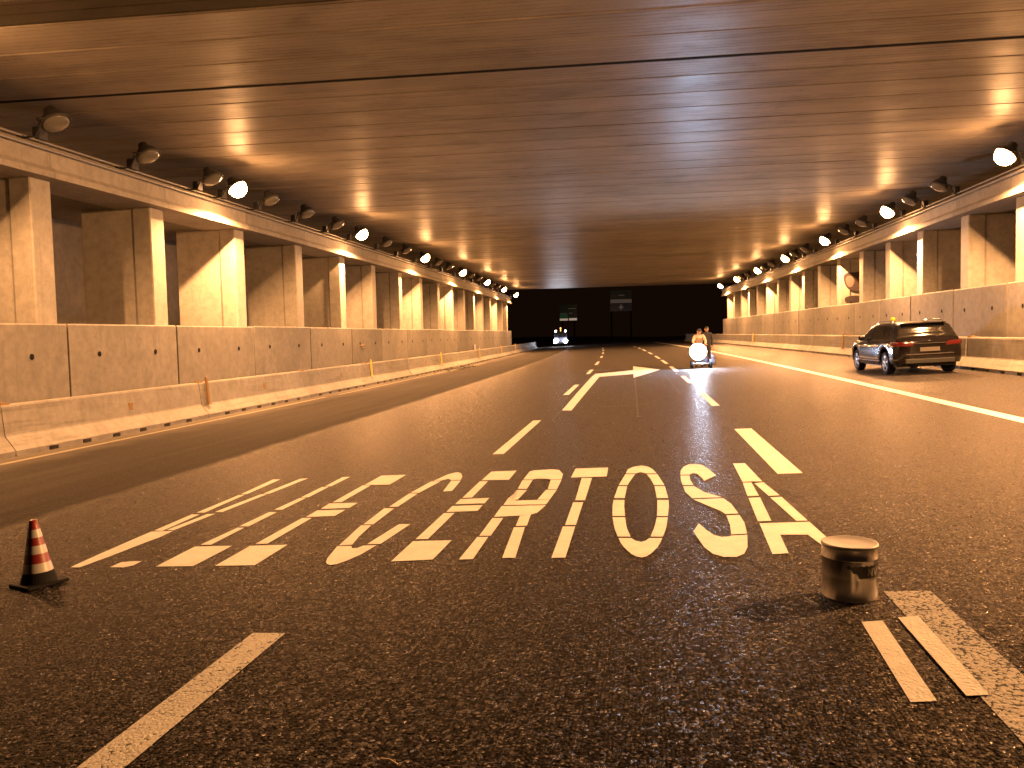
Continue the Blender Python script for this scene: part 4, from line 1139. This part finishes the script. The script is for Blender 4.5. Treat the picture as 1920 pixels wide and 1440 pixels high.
J = {'hip': ((0, 0.10, 0.90), (0.15, 0.115)), 'hL': ((-0.10, 0.10, 0.82), 0.095), 'kL': ((-0.12, 0.02, 0.47), 0.066), 'aL': ((-0.12, 0.12, 0.08), 0.045),
     'hR': ((0.10, 0.10, 0.82), 0.095), 'kR': ((0.12, 0.10, 0.47), 0.066), 'aR': ((0.13, 0.26, 0.08), 0.045)}
skin_figure('trousers', J, [('hip', 'hL'), ('hL', 'kL'), ('kL', 'aL'), ('hip', 'hR'), ('hR', 'kR'), ('kR', 'aR')], w1, M['hivis'])
for s, yy in ((-1, 0.12), (1, 0.26)):
    bm = bmesh.new(); box(bm, (s * 0.122, yy - 0.06, 0.055), (0.10, 0.28, 0.10), bev=0.035); mesh_obj('boot', bm, M['boot'], w1, True)
    hand(w1, (s * 0.22, -0.51, 0.975), (0, -1, -0.25), s)
head_mesh(w1, (0, -0.27, 1.49), R(22), M['hair'])
w2 = empty('person', (cx(2.98, 37.3), 37.3, gz(2.98)), R(10))
tag(w2, 'person in dark clothes standing behind the bent worker', 'person')
J = {'pelvis': ((0, 0, 0.93), (0.15, 0.11)), 'waist': ((0, 0, 1.08), (0.14, 0.10)), 'chest': ((0, 0.01, 1.26), (0.175, 0.12)), 'neckb': ((0, 0, 1.42), (0.08, 0.07)),
     'shL': ((-0.18, 0, 1.38), 0.07), 'elL': ((-0.24, 0.03, 1.10), 0.05), 'wrL': ((-0.22, -0.06, 0.86), 0.036),
     'shR': ((0.18, 0, 1.38), 0.07), 'elR': ((0.24, 0.03, 1.10), 0.05), 'wrR': ((0.22, -0.06, 0.86), 0.036), 'nk': ((0, -0.02, 1.47), 0.052),
     'hL': ((-0.10, 0, 0.86), 0.095), 'kL': ((-0.11, -0.02, 0.48), 0.066), 'aL': ((-0.11, 0.03, 0.08), 0.045), 'hR': ((0.10, 0, 0.86), 0.095), 'kR': ((0.11, -0.02, 0.48), 0.066), 'aR': ((0.12, 0.03, 0.08), 0.045)}
skin_figure('body', J, [('pelvis', 'waist'), ('waist', 'chest'), ('chest', 'neckb'), ('neckb', 'nk'), ('chest', 'shL'), ('shL', 'elL'), ('elL', 'wrL'), ('chest', 'shR'), ('shR', 'elR'), ('elR', 'wrR'), ('pelvis', 'hL'), ('hL', 'kL'), ('kL', 'aL'), ('pelvis', 'hR'), ('hR', 'kR'), ('kR', 'aR')], w2, M['darkcloth'])
for s in (-1, 1):
    bm = bmesh.new(); box(bm, (s * 0.115, -0.04, 0.055), (0.10, 0.27, 0.10), bev=0.035); mesh_obj('boot', bm, M['boot'], w2, True)
    hand(w2, (s * 0.22, -0.065, 0.85), (0, -0.25, -1), s)
head_mesh(w2, (0, -0.03, 1.565), R(6), M['hair'])

# ------------------------------------------------------------------ road marking machine
MX, MY = 2.55, 35.2
mc = empty('marking_machine', (cx(MX, MY), MY, gz(MX)))
tag(mc, 'road marking machine with a dazzling white work light facing the camera', 'machine')
bm = bmesh.new()
for s in (-1, 1):
    tube(bm, [(s * 0.30, -0.45, 0.20), (s * 0.30, 0.45, 0.22)], 0.025)
    tube(bm, [(s * 0.30, 0.40, 0.22), (s * 0.26, 0.55, 0.80), (s * 0.24, 0.48, 0.97)], 0.018)
tube(bm, [(-0.30, -0.45, 0.20), (0.30, -0.45, 0.20)], 0.025); tube(bm, [(-0.30, 0.4, 0.22), (0.30, 0.4, 0.22)], 0.025)
tube(bm, [(-0.30, 0.455, 0.955), (0.30, 0.455, 0.955)], 0.016)
mesh_obj('frame', bm, M['galv'], mc, True)
bm = bmesh.new(); box(bm, (0, 0.05, 0.42), (0.50, 0.62, 0.36), bev=0.04); mesh_obj('engine_box', bm, M['machine'], mc)
bm = bmesh.new(); lathe(bm, [(0.15, 0.58), (0.16, 0.60), (0.16, 0.80), (0.14, 0.84), (0.05, 0.86)], 24, Matrix.Translation((0.08, 0.1, 0))); mesh_obj('paint_tank', bm, M['machine'], mc, True)
bm = bmesh.new(); box(bm, (0.44, -0.25, 0.26), (0.22, 0.34, 0.22), bev=0.03); tube(bm, [(0.44, -0.3, 0.35), (0.42, -0.3, 0.62)], 0.014); box(bm, (0.46, -0.32, 0.48), (0.10, 0.05, 0.10), bev=0.02); mesh_obj('spray_box', bm, M['machine'], mc)
for s in (-1, 1):
    for y in (-0.38, 0.36):
        mt = Matrix.Translation((s * 0.37, y, 0.135)) @ Matrix.Rotation(R(90), 4, 'Y')
        bm = bmesh.new(); lathe(bm, [(0.07, -0.04), (0.125, -0.042), (0.132, 0), (0.125, 0.042), (0.07, 0.04)], 24, mt); mesh_obj('wheel', bm, M['rubber'], mc, True)
bm = bmesh.new()
mt = Matrix.Translation((-0.13, -0.42, 0.68)) @ Matrix.Rotation(R(90), 4, 'X')
lathe(bm, [(0.10, -0.14), (0.28, -0.08), (0.345, 0.0), (0.345, 0.02), (0.33, 0.02)], 32, mt)
tube(bm, [(-0.13, -0.33, 0.45), (-0.13, -0.42, 0.22)], 0.018)
lampb = mesh_obj('work_light', bm, M['blackplastic'], mc, True)
bm = bmesh.new(); lathe(bm, [(0.33, 0.024), (0.315, 0.11), (0.25, 0.19), (0.13, 0.24), (0.04, 0.25)], 32, mt); mesh_obj('lens', bm, M['whitelight'], lampb, True)
ld = bpy.data.lights.new('led', 'SPOT'); ld.energy = 220; ld.color = (0.55, 0.70, 1.0); ld.spot_size = R(120); ld.spot_blend = 0.7; ld.shadow_soft_size = 0.06
lo = bpy.data.objects.new('led', ld); COL.objects.link(lo); lo.parent = mc; lo.location = (-0.13, -0.76, 0.68)
lo.rotation_euler = Vector((-0.05, -1, -0.12)).to_track_quat('-Z', 'Y').to_euler()

# ------------------------------------------------------------------ truck beyond the portal
tk = empty('works_truck', (-12.75, 125, gz(-7.7)), R(4))
tag(tk, 'dark works truck with white headlights beyond the far portal', 'truck')
bm = bmesh.new(); box(bm, (0, 0.85, 1.35), (1.95, 1.7, 1.85), bev=0.16); mesh_obj('cab', bm, M['truckpaint'], tk)
bm = bmesh.new(); box(bm, (0, -0.01, 1.72), (1.66, 0.02, 0.72), bev=0.008); mesh_obj('windscreen', bm, M['carglass'], tk)
bm = bmesh.new(); box(bm, (0, -0.06, 0.52), (1.98, 0.22, 0.30), bev=0.04); mesh_obj('bumper', bm, M['blackplastic'], tk)
bm = bmesh.new(); box(bm, (0, 3.6, 0.75), (1.95, 3.6, 0.14)); box(bm, (0, 1.95, 1.35), (1.95, 0.08, 1.1)); box(bm, (-0.94, 3.6, 1.0), (0.06, 3.6, 0.4)); box(bm, (0.94, 3.6, 1.0), (0.06, 3.6, 0.4)); mesh_obj('load_bed', bm, M['truckpaint'], tk)
for s in (-1, 1):
    bm = bmesh.new(); lathe(bm, [(0.27, 0), (0.27, 0.03), (0.20, 0.09), (0.05, 0.12)], 24, Matrix.Translation((s * 0.72, -0.17, 0.82)) @ Matrix.Rotation(R(90), 4, 'X')); mesh_obj('headlight', bm, M['headlight'], tk, True)
    bm = bmesh.new(); lathe(bm, [(0.12, 0), (0.12, 0.03), (0.05, 0.05)], 20, Matrix.Translation((s * 0.73, -0.02, 2.30)) @ Matrix.Rotation(R(90), 4, 'X')); mesh_obj('marker_lamp', bm, M['marker'], tk, True)
    for y in (0.7, 4.4):
        bm = bmesh.new(); lathe(bm, [(0.2, -0.12), (0.38, -0.12), (0.40, 0), (0.38, 0.12), (0.2, 0.12)], 24, Matrix.Translation((s * 0.85, y, 0.40)) @ Matrix.Rotation(R(90), 4, 'Y')); mesh_obj('wheel', bm, M['rubber'], tk, True)
bm = bmesh.new()
lathe(bm, [(0.12, 0), (0.12, 0.14), (0.06, 0.18)], 16, Matrix.Translation((0.0, 0.6, 2.66)))
box(bm, (0, 0.6, 2.44), (0.12, 0.12, 0.5))
mesh_obj('roof_beacon', bm, M['amber'], tk, True)

# ------------------------------------------------------------------ overhead signs far behind
def sign(name, loc, w, h, lab, parts, legs, z0):
    root = empty(name, loc)
    tag(root, lab, 'road sign')
    bm = bmesh.new()
    for x in legs: tube(bm, [(x, 0.18, -z0), (x, 0.18, h)], 0.12)
    mesh_obj('post', bm, M['rubber'], root, True)
    for nm, mat, rects in parts:
        bm = bmesh.new()
        for (x0, za, x1, zb, y) in rects: box(bm, ((x0 + x1) / 2, y, (za + zb) / 2), (x1 - x0, 0.05, zb - za))
        mesh_obj(nm, bm, mat, root)
    return root
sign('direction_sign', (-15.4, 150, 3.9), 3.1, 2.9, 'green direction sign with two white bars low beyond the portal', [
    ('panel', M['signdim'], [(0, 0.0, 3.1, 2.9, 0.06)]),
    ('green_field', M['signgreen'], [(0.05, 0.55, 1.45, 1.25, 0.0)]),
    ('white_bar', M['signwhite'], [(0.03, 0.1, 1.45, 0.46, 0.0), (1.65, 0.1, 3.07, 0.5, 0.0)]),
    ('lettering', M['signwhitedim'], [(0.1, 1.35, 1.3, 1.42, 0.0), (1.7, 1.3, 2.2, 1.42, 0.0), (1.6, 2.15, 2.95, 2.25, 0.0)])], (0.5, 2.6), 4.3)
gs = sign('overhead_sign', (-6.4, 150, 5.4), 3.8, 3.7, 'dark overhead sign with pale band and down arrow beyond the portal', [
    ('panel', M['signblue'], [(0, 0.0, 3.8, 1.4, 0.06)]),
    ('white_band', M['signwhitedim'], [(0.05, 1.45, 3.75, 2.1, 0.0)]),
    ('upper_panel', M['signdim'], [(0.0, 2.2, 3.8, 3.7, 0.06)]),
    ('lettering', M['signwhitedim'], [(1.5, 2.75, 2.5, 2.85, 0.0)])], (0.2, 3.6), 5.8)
bm = bmesh.new()
vs = [bm.verts.new(p) for p in [(1.75, -0.03, 1.15), (2.05, -0.03, 1.15), (2.05, -0.03, 0.8), (2.4, -0.03, 0.8), (1.9, -0.03, 0.25), (1.4, -0.03, 0.8), (1.75, -0.03, 0.8)]]
f = bm.faces.new(vs)
ex = bmesh.ops.extrude_face_region(bm, geom=[f])
for v in ex['geom']:
    if isinstance(v, bmesh.types.BMVert): v.co.y += 0.04
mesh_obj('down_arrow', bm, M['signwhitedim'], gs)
# guard rail running on past the left portal end
gr = empty('guard_rail', P(-12.1, 93, gz(-12.1)))
tag(gr, 'steel guard rail running on beyond the left end of the underpass', 'guard rail')
bm = bmesh.new()
prof = [(0.0, 0.45), (0.05, 0.50), (0.0, 0.57), (0.05, 0.64), (0.05, 0.70), (0.0, 0.76), (-0.01, 0.76), (0.035, 0.70), (0.035, 0.64), (-0.02, 0.57), (0.035, 0.50), (-0.01, 0.45)]
ysr = frange(93, 125, 4)
rings = [[bm.verts.new(P(-12.1 + x, y, gz(-12.1) + z) - gr.location) for x, z in prof] for y in ysr]
for i in range(len(rings) - 1):
    for k in range(len(prof)): bm.faces.new((rings[i][k], rings[i][(k + 1) % len(prof)], rings[i + 1][(k + 1) % len(prof)], rings[i + 1][k]))
mesh_obj('rail', bm, M['galv'], gr)
for y in ysr:
    bm = bmesh.new(); box(bm, P(-12.18, y, gz(-12.1) + 0.35) - gr.location, (0.08, 0.1, 0.8)); mesh_obj('post', bm, M['galv'], gr)
